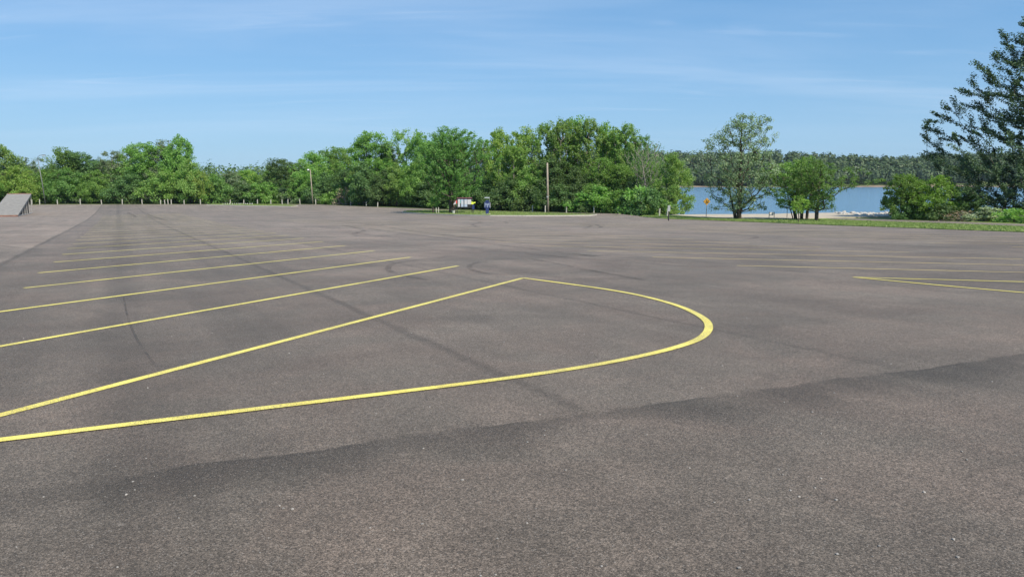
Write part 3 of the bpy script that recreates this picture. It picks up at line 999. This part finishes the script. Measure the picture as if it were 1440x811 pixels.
# understorey bushes along both edges of the woods
bush_l = [(px, 166 + PR.uniform(-2, 2)) for px in range(-30, 440, 13)] + [(px, 163 - (px - 440) * 0.085) for px in range(446, 600, 15)]
for px, y in bush_l:
    v = PR.choice(['E', 'E2'])
    m = PR.choice(['dark', 'mid', 'mid', 'grey', 'olive'])
    x = at_depth(px, y)
    k = PR.uniform(0.8, 1.5)
    plant(VAR[v], 'bush', x, y, k, k * PR.uniform(0.7, 1.15), mat=m, cat='bush', parts=('stem', 'crown'), group='bushes along the edge of the left woods',
          label={'dark': 'dark green', 'mid': 'mid green', 'grey': 'grey green', 'olive': 'olive green'}[m] + ' bush behind the posts along the left woods')
for px in range(606, 935, 14):
    lot_y = 136 - (px - 600) * 0.108
    y = lot_y + PR.uniform(0.5, 2.5)
    v = PR.choice(['E', 'E2'])
    m = PR.choice(['dark', 'mid', 'light']) if px > 850 else PR.choice(['dark', 'dark', 'mid'])
    x = at_depth(px, y)
    k = PR.uniform(0.8, 1.4)
    plant(VAR[v], 'bush', x, y, k, k * PR.uniform(0.7, 1.1), mat=m, cat='bush', parts=('stem', 'crown'), group='bushes along the edge of the wood behind the island',
          label={'dark': 'dark green', 'mid': 'mid green', 'light': 'light green'}[m] + ' bush at the foot of the wood behind the island')
# dry brown thicket and bare twiggy tree
dead = tree_meshes('bare', 31, 3.6, 2.3, 0.1, 260, 0.4, 3, 0.18, 'bush', 0.05, stems=5, bark=TWIG, mat=STRAW, twig=0.02)
x = at_depth(486, 156.5)
plant(dead, 'bush', x, 156.5, 1.25, 1.0, cat='bush', parts=('stem', 'crown'), label='dry brown leafless bush at the edge of the dark woods', bark=TWIG)
dead2 = tree_meshes('bare_tree', 32, 12, 3.4, 3.0, 420, 0.45, 7, 0.2, 'vase', 0.16, stems=2, bark=TWIG, mat='olive', twig=0.022, steep=0.8)
x = at_depth(912, 112)
plant(dead2, 'bare_tree', x, 112, 0.9, (height_for(196, 112) - G(x, 112)) / 12, label='grey twiggy half bare tree at the edge of the wood', cat='tree')

# the shade tree on the island
lone = tree_meshes('shade', 41, 12, 4.6, 2.0, 420, 0.60, 75, 0.19, 'vase', 0.40, stems=1, spray=1.0, mat='olive', bark=BARK, lobe=0.22, shell=0.5, steep=0.55)
x, y = ground_at(636, 300.5)
plant(lone, 'shade_tree', x, y, 1.05, (height_for(177, y) - G(x, y)) / 12, rot=0.4, mat='olive', label='spreading vase shaped tree on the kerbed island beside the notice board')
# leaning second stem and young sapling beside it
sap = tree_meshes('sapling', 42, 2.6, 0.75, 0.9, 26, 0.3, 40, 0.13, 'round', 0.035, mat='yellow')
x, y = ground_at(611, 298.6)
plant(sap, 'sapling', x, y, 0.9, 0.95, mat='light', label='small bright sapling beside the dark stump post', cat='sapling')

# open ground trees by the lake
syc = tree_meshes('sycamore', 51, 10.9, 3.9, 1.0, 430, 0.46, 42, 0.16, 'oval', 0.24, stems=2, bark=PALEBARK, mat='grey', lobe=0.5, shell=0.55, flat=0.8, steep=0.4)
x, y = ground_at(1040, 308.6)
plant(syc, 'park_tree', x, y, 1.0, (height_for(158, y) - G(x, y)) / 10.9, rot=1.9, mat='grey', label='tall airy grey green tree beside the yellow diamond sign', bark=BARK)
park_a = tree_meshes('park_a', 52, 6.5, 3.1, 1.2, 170, 0.42, 55, 0.15, 'vase', 0.17, stems=2, mat='mid', lobe=0.7, shell=0.6, lean=-0.3)
park_b = tree_meshes('park_b', 53, 6.5, 3.1, 1.3, 170, 0.42, 55, 0.15, 'vase', 0.19, stems=1, mat='mid', lobe=0.7, shell=0.6)
for px, v_, vt, var, m, sc, rot, lab in (
        (1115, 309.0, 224, park_a, 'light', 0.95, 0.3, 'park tree with two forked dark stems nearest the diamond sign in the lakeside clump'),
        (1127, 309.4, 217, park_b, 'light', 0.8, 2.2, 'park tree with one thick trunk behind the bright sapling in the lakeside clump'),
        (1134.5, 309.6, 226, park_b, 'olive', 0.7, 4.2, 'olive park tree with dark trunk between clump and single trunk by the lake'),
        (1148, 311.0, 222, park_b, 'olive', 0.88, 5.5, 'olive park tree with one slim upright trunk standing apart by the lake')):
    x, y = ground_at(px, v_)
    if px == 1148:
        x0 = x
    plant(var, 'park_tree', x, y, sc, (height_for(vt, y) - G(x, y)) / 6.5, rot=rot, mat=m, label=lab, group='clump of park trees by the lake')
sap2 = tree_meshes('sapling_b', 54, 2.7, 0.8, 1.0, 34, 0.27, 40, 0.12, 'round', 0.04, mat='yellow', lobe=0.4)
x, y = ground_at(1122.5, 314.0)
plant(sap2, 'sapling', x, y, 0.95, (height_for(274, y) - G(x, y)) / 2.7, mat='yellow', label='bright yellow green sapling on the verge in front of the lakeside clump', cat='sapling')

# the large tree and shrubs at the right
big = tree_meshes('big', 61, 18.6, 9.0, 0.6, 1600, 0.55, 150, 0.15, 'spire', 0.36, mat='blue', spray=2.4, lobe=0.3, shell=0.62, flat=0.55, steep=0.3, up=0.7)
plant(big, 'large_tree', 54.2, 78.0, 1.22, 1.18, rot=0.7, mat='blue', label='large dark blue green tree with upswept boughs beside the path', cat='tree')
shr = tree_meshes('shr', 62, 4.6, 1.9, 0.15, 190, 0.38, 75, 0.15, 'round', 0.07, stems=3, mat='mid', lobe=0.4)
shr2 = tree_meshes('shr_b', 63, 4.4, 2.3, 0.1, 200, 0.40, 75, 0.14, 'dome', 0.07, stems=3, mat='yellow', lobe=0.3)


def by_path(var, px, y, hw, vt, mat, label, name='shrub', group=None):
    x_ = at_depth(px, y)
    h = height_for(vt, y) - G(x_, y)
    return plant(var, name, x_, y, hw / FPX * y / var['r'], h / var['h'], mat=mat, label=label, cat='shrub', parts=('stem', 'crown'), group=group)


by_path(shr, 1268, 79.5, 27, 243, 'mid', 'mid green layered shrub at the water side of the path by the rocks')
by_path(shr2, 1318, 77, 36, 246, 'bright', 'rounded bright yellow green shrub beside the layered shrub')
by_path(shr2, 1292, 81, 26, 252, 'light', 'light green shrub wedged behind the rounded bright shrub')
by_path(shr, 1352, 76, 26, 262, 'dark', 'dark shrub in the shade of the large tree')
by_path(VAR['E'], 1275, 77.5, 18, 286, 'dark', 'low dark bush at the foot of the layered shrub', 'bush')
by_path(VAR['E'], 1325, 74.5, 26, 284, 'dark', 'low dark bush at the foot of the bright shrub', 'bush')
by_path(VAR['E2'], 1385, 71, 26, 290, 'sage', 'pale sage green bush under the large tree by the path', 'bush')
by_path(VAR['E'], 1428, 68, 28, 291, 'light', 'light green bush under the large tree by the path', 'bush')
by_path(VAR['E2'], 1472, 65, 30, 286, 'mid', 'mid green bush behind the path past the large tree', 'bush')
by_path(shr, 1500, 71, 40, 250, 'dark', 'tall dark shrub past the large tree', 'shrub')
x = at_depth(1352, 72.5)
plant(dead, 'bush', x, 72.5, 0.9, 0.3, cat='bush', mat=STRAW, parts=('stem', 'crown'), label='low patch of dry reddish brush beside the path', bark=TWIG)

# far woods that read as one mass


def far_wood(name, spots, seed, leaf, per, mat, label):
    rg_ = np.random.default_rng(seed)
    LC, LN = [], []
    for x_, y_, z_, r_, h_ in spots:
        q = rg_.normal(size=(per, 3))
        q /= np.linalg.norm(q, axis=1, keepdims=True)
        q[:, 2] = np.where(q[:, 2] < -0.2, q[:, 2] * 0.9, q[:, 2])
        rr = rg_.uniform(0.72, 1.05, (per, 1)) * (1 + 0.22 * np.sin(q[:, :1] * 5 + x_) * np.cos(q[:, 1:2] * 4 + y_))
        q = q * rr
        LC.append(np.array([x_, y_, z_ + h_ * 0.5]) + q * np.array([r_, r_, h_ * 0.52]))
        LN.append(q + rg_.normal(size=(per, 3)) * 0.18)
    V, F = leaf_quads(rg_, np.concatenate(LC), np.concatenate(LN), leaf, 0.8)
    o_ = link(name, mesh_np(name, V, F, mat), None)
    tag(o_, label, 'woods', kind='stuff')
    return o_


rg = random.Random(77)
spots = []
for row, (yy, step) in enumerate(((690, 7), (700, 8), (714, 8), (730, 9), (750, 10), (775, 10), (800, 11))):
    x = 60.0
    while x < 640:
        x += step * rg.uniform(0.6, 1.4)
        y = yy + rg.uniform(-6, 6) + 10 * math.sin(x * 0.017 + 1.0)
        if G(x, y) < LAKE_Z + 0.5:
            continue
        h = rg.uniform(11.5, 14.5)
        spots.append((x, y, G(x, y) - 1, rg.uniform(4.6, 7.2), h))
far_wood('far_woods', spots, 5, 2.0, 300, LEAF['far'], 'wooded hillside across the lake')
spots = []
for yy in (330, 345, 362, 385):
    x = -260.0
    while x < 20:
        x += rg.uniform(4, 9)
        h = rg.uniform(8.0, 11.0)
        spots.append((x, yy + rg.uniform(-6, 6), G(x, yy) - 0.5, rg.uniform(3.5, 5.5), h))
far_wood('far_woods', spots, 6, 0.9, 190, LEAF['dark'], 'low wooded ridge showing above the small trees')

# ------------------------------------------------------------------ posts, poles
bm = bmesh.new()
box(bm, (-0.07, -0.07, -0.2), (0.07, 0.07, 1.0), bevel=0.012)
for v in bm.verts:
    if v.co.z > 0.9:
        v.co.z += v.co.x * 0.6
post0 = from_bm('wooden_post', bm, WHITEWOOD)
post_mesh = post0.data
bpy.data.objects.remove(post0)
pr = random.Random(4)
spots = [(px, 158.3) for px in (45, 56, 81, 113, 143, 172, 200, 226, 232, 236.5, 241, 259, 282, 324, 343, 362, 381, 397, 405, 422, 444)]
for px, y in spots:
    x = at_depth(px, y)
    o = link('wooden_post', post_mesh)
    o.location = (x, y, G(x, y))
    o.rotation_euler = (pr.gauss(0, 0.03), pr.gauss(0, 0.03), pr.uniform(-0.4, 0.4))
    o.scale = (1, 1, pr.uniform(0.9, 1.1))
    tag(o, 'short whitewashed post along the far left edge of the lot', 'post', 'short white posts along the far left lot edge')
for px, v in ((492, 289.3), (514, 290.3), (530, 291.1), (749, 298.2), (767, 298.6), (797, 299.3), (836, 299.8), (870, 300.7), (896, 302.6), (929, 304.8), (940, 305.2)):
    x, y = ground_at(px, v)
    y += 0.8
    o = link('wooden_post', post_mesh)
    o.location = (x, y, G(x, y))
    o.rotation_euler = (pr.gauss(0, 0.03), pr.gauss(0, 0.03), pr.uniform(-0.4, 0.4))
    o.scale = (1, 1, pr.uniform(0.85, 1.05))
    tag(o, 'short whitewashed post along the edge of the wood behind the island', 'post', 'short white posts along the central wood')
# row of low white stones on the far side of the narrow island
bm = bmesh.new()
bmesh.ops.create_icosphere(bm, subdivisions=2, radius=0.13)
for v in bm.verts:
    v.co = Vector((v.co.x * 1.2, v.co.y, v.co.z * 0.8)) * (1 + 0.12 * math.sin(v.co.x * 23 + v.co.y * 31))
stone0 = from_bm('marker_stone', bm, WHITE, smooth_=True)
smesh = stone0.data
bpy.data.objects.remove(stone0)
for i in range(14):
    px = 314 + i * 3.1 + pr.uniform(-.6, .6)
    x = at_depth(px, 154.5)
    o = link('marker_stone', smesh)
    o.location = (x, 154.5, G(x, 154.5) + 0.25)
    o.rotation_euler = (0, 0, pr.uniform(0, 3))
    tag(o, 'small white marker stone in a row on the narrow grass island', 'stone', 'white marker stones on the narrow island')

# curved arm lamp post
x = at_depth(64, 159.5)
e = empty('street_lamp', (x, 159.5, G(x, 159.5)))
tag(e, 'leaning grey street lamp with curved arm behind the far left posts', 'street lamp')
hgt = height_for(224, 159.5) - G(x, 159.5)
bm = bmesh.new()
tube(bm, [(0, 0, -0.2), (-0.35, 0, hgt * 0.5), (-0.85, 0, hgt)], [0.10, 0.085, 0.06], 10)
from_bm('pole', bm, GREYPOLE, e, True)
bm = bmesh.new()
tube(bm, [(-0.85, 0, hgt - 0.1), (-0.78, 0, hgt + 0.45), (-0.4, 0, hgt + 0.75), (0.1, 0, hgt + 0.8)], [0.06, 0.05, 0.045, 0.04], 8)
from_bm('arm', bm, GREYPOLE, e, True)
bm = bmesh.new()
box(bm, (0.0, -0.14, hgt + 0.72), (0.75, 0.14, hgt + 0.88), bevel=0.04)
hd = from_bm('lamp_head', bm, GREYPOLE, e)
bm = bmesh.new()
box(bm, (0.15, -0.1, hgt + 0.66), (0.65, 0.1, hgt + 0.719))
from_bm('lens', bm, LAMP, hd)
# slim pole with white lamp
x = at_depth(440, 159.5)
e = empty('street_lamp', (x, 159.5, G(x, 159.5)))
tag(e, 'slim pale pole with a small white lamp in front of the dark woods', 'street lamp')
hgt = height_for(239, 159.5) - G(x, 159.5)
bm = bmesh.new()
tube(bm, [(0, 0, -0.2), (-0.14, 0, hgt * 0.5), (-0.3, 0, hgt)], [0.13, 0.11, 0.08], 10)
from_bm('pole', bm, WOODPOLE, e, True)
bm = bmesh.new()
tube(bm, [(-0.29, 0, hgt - 0.3), (-0.45, 0, hgt - 0.05), (-0.62, 0, hgt + 0.02)], [0.035, 0.03, 0.03], 6)
from_bm('arm', bm, GREYPOLE, e, True)
bm = bmesh.new()
bmesh.ops.create_uvsphere(bm, u_segments=12, v_segments=8, radius=0.2, matrix=Matrix.Translation((-0.72, 0, hgt)) @ Matrix.Diagonal((1.2, 1, 0.8, 1)))
from_bm('lamp_head', bm, LAMP, e, True)
# bare wooden pole
x, y = ground_at(771, 298.9)
y += 0.6
e = empty('wooden_pole', (x, y, G(x, y)))
tag(e, 'tall bare weathered wooden pole at the edge of the wood', 'pole')
hgt = height_for(229, y) - G(x, y)
bm = bmesh.new()
tube(bm, [(0, 0, -0.3), (-0.08, 0, hgt * 0.5), (-0.15, 0, hgt)], [0.16, 0.14, 0.11], 12)
from_bm('shaft', bm, WOODPOLE, e, True)
bm = bmesh.new()
box(bm, (-0.22, -0.17, hgt * 0.30), (0.02, -0.135, hgt * 0.30 + 0.22), bevel=0.005)
from_bm('tag_plate', bm, SIGNBACK, e)

# ------------------------------------------------------------------ loading ramp
bx, by = ground_at(25, 305.0)
ex, ey = ground_at(46, 300.2)
ang = math.atan2(ey - by, ex - bx)
RL = math.hypot(ex - bx, ey - by)
z0 = G(bx, by) + 0.03
zdrop = G(ex, ey) + 0.03 - z0
e = empty('loading_ramp', (bx, by, z0), ang)
tag(e, 'grey wedge shaped loading ramp with open framed side and rusty lip', 'ramp')
RW, RHt = 2.75, 2.35 - zdrop * 0


def rz_(xx):
    return 0.16 + (RHt - 0.16) * xx / RL


dz = zdrop / RL
for a, b in ((0.45, RL * 0.40), (RL * 0.40 + 0.04, RL)):
    bm = bmesh.new()
    vs8 = [bm.verts.new(p) for p in [(a, -0.02, rz_(a)), (b, -0.02, rz_(b)), (b, RW, rz_(b)), (a, RW, rz_(a)), (a, -0.02, rz_(a) - 0.1), (b, -0.02, rz_(b) - 0.1), (b, RW, rz_(b) - 0.1), (a, RW, rz_(a) - 0.1)]]
    for f in ((0, 1, 2, 3), (7, 6, 5, 4), (0, 4, 5, 1), (1, 5, 6, 2), (2, 6, 7, 3), (3, 7, 4, 0)):
        bm.faces.new([vs8[i] for i in f])
    from_bm('deck_panel', bm, DECK, e)
bm = bmesh.new()
box(bm, (-0.1, -0.02, 0.0), (0.44, RW, 0.17), bevel=0.02)
from_bm('lip', bm, RUST, e)
for yy in (0.06, RW - 0.1):
    bm = bmesh.new()
    tube(bm, [(0.6, yy, 0.04), (RL, yy, 0.04 + zdrop)], [0.07, 0.07], 6)
    from_bm('base_beam', bm, STEEL, e)
    bm = bmesh.new()
    tube(bm, [(0.5, yy, rz_(0.5) - 0.19), (RL - 0.02, yy, rz_(RL) - 0.19)], [0.08, 0.08], 6)
    from_bm('side_rail', bm, STEEL, e)
    for xx in (0.34, 0.5, 0.64, 0.8, 0.985):
        bm = bmesh.new()
        X_ = xx * RL
        tube(bm, [(X_, yy, 0.02 + dz * X_), (X_, yy, rz_(X_) - 0.15)], [0.055, 0.055], 6)
        from_bm('upright', bm, STEEL, e)
bm = bmesh.new()
tube(bm, [(RL - 0.05, 0, rz_(RL) + 0.02), (RL - 0.05, RW, rz_(RL) + 0.02)], [0.06, 0.06], 6)
from_bm('stop_bar', bm, RUST, e)
bm = bmesh.new()
a0, a1 = RL * 0.2, RL * 0.97
w6 = [bm.verts.new((xx, yy, zz)) for yy in (0.30, 0.34) for xx, zz in ((a0, 0.03 + dz * a0), (a1, 0.03 + dz * a1), (a1, rz_(a1) - 0.12), (a0, rz_(a0) - 0.12))]
bm.faces.new(w6[:4])
bm.faces.new(w6[4:][::-1])
for i in range(4):
    bm.faces.new((w6[i], w6[4 + i], w6[4 + (i + 1) % 4], w6[(i + 1) % 4]))
from_bm('shade_sheet', bm, DARKMETAL, e)  # added dark sheet standing in for the shade beneath the deck

# ------------------------------------------------------------------ things on the island
YI = 105.0


def on_island(px, y):
    x_ = at_depth(px, y)
    return x_, y, G(x_, y) + 0.10


# notice board
x, y, z = on_island(653.3, 104.5)
e = empty('notice_board', (x, y, z))
tag(e, 'two post notice board with pale papers beside the shade tree', 'notice board')
for px_o in (-0.97, 0.97):
    bm = bmesh.new()
    box(bm, (px_o - 0.05, -0.05, -0.2), (px_o + 0.05, 0.05, 2.0), bevel=0.008)
    from_bm('post', bm, DARKMETAL, e)
bm = bmesh.new()
box(bm, (-0.92, 0.0, 0.72), (0.92, 0.04, 1.92), bevel=0.006)
from_bm('panel', bm, DARKMETAL, e)
bm = bmesh.new()
box(bm, (-1.0, -0.1, 1.93), (1.0, 0.1, 2.06), bevel=0.02)
from_bm('header', bm, MAROON, e)
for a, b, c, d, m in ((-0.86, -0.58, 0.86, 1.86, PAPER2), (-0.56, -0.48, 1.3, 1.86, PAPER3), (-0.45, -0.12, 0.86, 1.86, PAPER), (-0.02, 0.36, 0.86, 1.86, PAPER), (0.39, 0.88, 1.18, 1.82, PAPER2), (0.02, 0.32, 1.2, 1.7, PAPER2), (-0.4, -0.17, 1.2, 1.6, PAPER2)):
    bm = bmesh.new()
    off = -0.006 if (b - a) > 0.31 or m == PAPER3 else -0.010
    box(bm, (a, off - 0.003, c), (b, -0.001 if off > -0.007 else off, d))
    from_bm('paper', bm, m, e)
# red and white sign left of the board
x, y, z = on_island(640.6, 104.2)
e = empty('small_sign', (x, y, z))
tag(e, 'narrow red and white sign on a dark post left of the notice board', 'sign')
bm = bmesh.new()
box(bm, (-0.035, -0.02, -0.2), (0.035, 0.02, 1.75), bevel=0.005)
from_bm('post', bm, DARKMETAL, e)
bm = bmesh.new()
vsx = [bm.verts.new(p) for p in ((-0.28, -0.03, 1.15), (0.05, -0.03, 1.2), (0.12, -0.03, 1.75), (-0.28, -0.022, 1.15), (0.05, -0.022, 1.2), (0.12, -0.022, 1.75))]
for f in ((0, 1, 2), (5, 4, 3), (0, 3, 4, 1), (1, 4, 5, 2), (2, 5, 3, 0)):
    bm.faces.new([vsx[i] for i in f])
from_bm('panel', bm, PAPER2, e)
bm = bmesh.new()
box(bm, (0.06, -0.042, 1.3), (0.22, -0.031, 1.7), bevel=0.004)
from_bm('red_panel', bm, REDP, e)
# pale tub by the trunk
x, y, z = on_island(637.8, 103.6)
bm = bmesh.new()
tube(bm, [(0, 0, 0), (0, 0, 0.06), (0, 0, 0.36), (0, 0, 0.38), (0, 0, 0.37), (0, 0, 0.08)], [0.16, 0.18, 0.22, 0.235, 0.2, 0.165], 14)
e = empty('bucket', (x, y, z + 0.02), 0)
tag(e, 'pale round bucket at the foot of the shade tree', 'bucket')
from_bm('tub', bm, WHITE, e, True)
bm = bmesh.new()
tube(bm, [(-0.22, 0, 0.35), (-0.18, -0.1, 0.5), (0, -0.14, 0.57), (0.18, -0.1, 0.5), (0.22, 0, 0.35)], [0.012] * 5, 6)
from_bm('handle', bm, STEEL, e, True)
# lime arrow sign right of the board
x, y, z = on_island(665.5, 103.8)
e = empty('arrow_sign', (x, y, z))
tag(e, 'lime yellow sign above a navy box on a post right of the notice board', 'sign')
bm = bmesh.new()
box(bm, (-0.04, -0.03, -0.2), (0.04, 0.03, 1.5), bevel=0.006)
from_bm('post', bm, DARKMETAL, e)
bm = bmesh.new()
out = [(-0.26, 1.22), (-0.2, 1.6), (-0.02, 1.46), (0.3, 1.52), (0.3, 1.36), (0.06, 1.3), (0.0, 1.18)]
f1 = [bm.verts.new((a, -0.06, b)) for a, b in out]
f2 = [bm.verts.new((a, -0.035, b)) for a, b in out]
bm.faces.new(f1)
bm.faces.new(f2[::-1])
for i in range(len(out)):
    j = (i + 1) % len(out)
    bm.faces.new((f1[i], f2[i], f2[j], f1[j]))
from_bm('lime_panel', bm, HIVIS, e)
bm = bmesh.new()
box(bm, (-0.12, -0.14, 0.55), (0.16, -0.032, 1.15), bevel=0.015)
from_bm('navy_box', bm, NAVY, e)
# pay station
x, y, z = on_island(685.2, 101.0)
e = empty('pay_station', (x, y, z))
tag(e, 'navy blue pay station on a pale slab at the kerb of the island', 'pay station')
bm = bmesh.new()
box(bm, (-0.62, -0.42, -0.1), (0.42, 0.42, 0.07), bevel=0.015)
from_bm('slab', bm, CONCRETE, e)
bm = bmesh.new()
box(bm, (-0.2, -0.16, 0.06), (0.2, 0.16, 0.75), bevel=0.02)
from_bm('pedestal', bm, NAVY, e)
bm = bmesh.new()
box(bm, (-0.38, -0.2, 0.74), (0.36, 0.2, 1.52), bevel=0.03)
cab = from_bm('cabinet', bm, NAVY, e)
for a, b, c, d in ((-0.30, -0.25, 0.9, 1.42), (-0.02, 0.05, 0.84, 1.3), (0.24, 0.28, 0.9, 1.42), (-0.18, -0.10, 1.12, 1.38), (0.10, 0.17, 1.1, 1.36)):
    bm = bmesh.new()
    box(bm, (a, -0.206, c), (b, -0.199, d))
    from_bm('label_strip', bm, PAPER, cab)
bm = bmesh.new()
box(bm, (0.365, -0.19, 0.8), (0.41, 0.05, 1.42), bevel=0.01)
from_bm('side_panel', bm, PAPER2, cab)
bm = bmesh.new()
tube(bm, [(0.28, 0.1, 1.5), (0.28, 0.1, 1.85), (0.2, 0.1, 1.98)], [0.03, 0.03, 0.025], 8)
from_bm('mast', bm, SIGNBACK, e, True)
bm = bmesh.new()
box(bm, (-0.34, -0.12, -0.02), (0.3, 0.3, 0.02), mtx=Matrix.Translation((0, 0, 2.03)) @ Matrix.Rotation(0.3, 4, 'X'), bevel=0.006)
from_bm('solar_panel', bm, SIGNBACK, e)
bm = bmesh.new()
box(bm, (-0.22, -0.22, 1.52), (0.2, 0.18, 1.72), bevel=0.03)
from_bm('screen_hood', bm, NAVY, e)
# stump post and thin pale posts
x, y, z = on_island(609, 106.0)
bm = bmesh.new()
tube(bm, [(0, 0, -0.2), (0.01, 0, 0.4), (0.02, 0, 0.85)], [0.14, 0.12, 0.13], 9)
o = from_bm('stump_post', bm, BARK, None, True)
o.location = (x, y, z)
tag(o, 'dark stump post near the left tip of the island', 'post')
for px in (613.6, 616.8):
    x, y, z = on_island(px, 106.0)
    bm = bmesh.new()
    box(bm, (-0.05, -0.05, -0.2), (0.05, 0.05, 0.8), bevel=0.01)
    o = from_bm('thin_post', bm, WHITEWOOD)
    o.location = (x, y, z)
    tag(o, 'thin pale post beside the dark stump post', 'post', 'thin pale posts by the stump')

# ------------------------------------------------------------------ signs by the lake
x, y = ground_at(993, 306.2)
e = empty('warning_sign', (x, y, G(x, y) + 0.05), 0.05)
tag(e, 'amber yellow diamond warning sign on a thin post above the beach', 'sign')
zc = height_for(283.4, y) - G(x, y) - 0.05
bm = bmesh.new()
tube(bm, [(0, 0, -0.3), (0.0, 0, zc + 0.35)], [0.035, 0.035], 8)
from_bm('post', bm, GREYPOLE, e, True)
bm = bmesh.new()
hs = 0.29
box(bm, (-hs, -0.05, -hs), (hs, -0.036, hs), mtx=Matrix.Translation((0, 0, zc)) @ Matrix.Rotation(math.pi / 4, 4, 'Y'), bevel=0.004)
pl = from_bm('panel', bm, AMBER, e)
bm = bmesh.new()
box(bm, (-0.05, -0.056, zc - 0.02), (0.03, -0.0505, zc + 0.15))
box(bm, (-0.14, -0.056, zc - 0.12), (0.12, -0.0505, zc - 0.04))
from_bm('symbol', bm, BLACK, pl)
x, y = ground_at(943, 311.2)
y += 1.0
e = empty('small_sign', (x, y, G(x, y) + 0.05), 0.2)
tag(e, 'small upright pale sign on a dark post in front of the light green tree', 'sign')
bm = bmesh.new()
box(bm, (-0.05, -0.04, -0.3), (0.05, 0.04, 1.2), bevel=0.008)
from_bm('post', bm, DARKMETAL, e)
bm = bmesh.new()
box(bm, (-0.13, -0.06, 0.85), (0.13, -0.041, 1.42), bevel=0.006)
from_bm('panel', bm, SIGNBACK, e)
# two post board on the sand
x, y = ground_at(1085, 307.6)
e = empty('beach_sign', (x, y, G(x, y) + 0.09), 0)
tag(e, 'low white two post board standing on the sand', 'sign')
for s_ in (-0.27, 0.27):
    bm = bmesh.new()
    box(bm, (s_ - 0.03, -0.03, -0.3), (s_ + 0.03, 0.03, 0.62), bevel=0.006)
    from_bm('post', bm, SIGNBACK, e)
bm = bmesh.new()
box(bm, (-0.235, -0.02, 0.26), (0.235, 0.01, 0.6), bevel=0.006)
from_bm('board', bm, WHITE, e)
for px, v, hh in ((1031.5, 308.8, 1.5), (1106.5, 308.0, 1.2)):
    x, y = ground_at(px, v)
    bm = bmesh.new()
    tube(bm, [(0, 0, -0.2), (0, 0, hh - 0.03), (0, 0, hh)], [0.03, 0.03, 0.012], 6)
    o = from_bm('marker_stake', bm, GREYPOLE)
    o.location = (x, y, G(x, y) + 0.05)
    tag(o, 'thin grey stake beside the airy tree' if px < 1050 else 'thin grey stake beside the forked park tree', 'stake')

# shore rocks
rock_meshes = []
for k in range(4):
    rr = random.Random(100 + k)
    bm = bmesh.new()
    bmesh.ops.create_icosphere(bm, subdivisions=2, radius=0.5)
    ph = [rr.uniform(0, 6) for _ in range(6)]
    for v in bm.verts:
        c = v.co.copy()
        kf = 1 + 0.22 * math.sin(c.x * 5 + ph[0]) * math.sin(c.y * 6 + ph[1]) + 0.18 * math.sin(c.z * 7 + ph[2] + c.x * 4) + rr.uniform(-0.05, 0.05)
        v.co = Vector((c.x * 1.2, c.y, c.z * 0.7)) * kf
    o = from_bm('rock', bm, STONE)
    rock_meshes.append(o.data)
    bpy.data.objects.remove(o)
rr = random.Random(12)
for i in range(90):
    t = rr.random()
    px = 1172 + 84 * t
    v = 299.5 + 3.0 * rr.random() + 5.0 * t * rr.random()
    x, y = ground_at(px, v)
    o = link('rock', rock_meshes[i % 4])
    s_ = rr.uniform(0.3, 0.75)
    o.scale = (s_, s_, s_)
    o.location = (x, y, G(x, y) + 0.12 * s_)
    o.rotation_euler = (rr.uniform(-.3, .3), rr.uniform(-.3, .3), rr.uniform(0, 6))
    tag(o, 'pale rock in the heap along the shore by the layered shrub', 'rock', 'rocks along the lake shore')

# ------------------------------------------------------------------ air
bm = bmesh.new()
box(bm, (-1600, -700, -9), (1600, 1600, 48))
hz = from_bm('haze', bm, None)
m, nt, out = new_mat('haze_air')
vol = N(nt, 'ShaderNodeVolumePrincipled', {'Color': (0.72, 0.84, 1.0, 1), 'Density': 0.00008, 'Anisotropy': 0.2})
nt.links.new(vol.outputs[0], out.inputs['Volume'])
hz.data.materials.append(m)
tag(hz, kind='stuff')
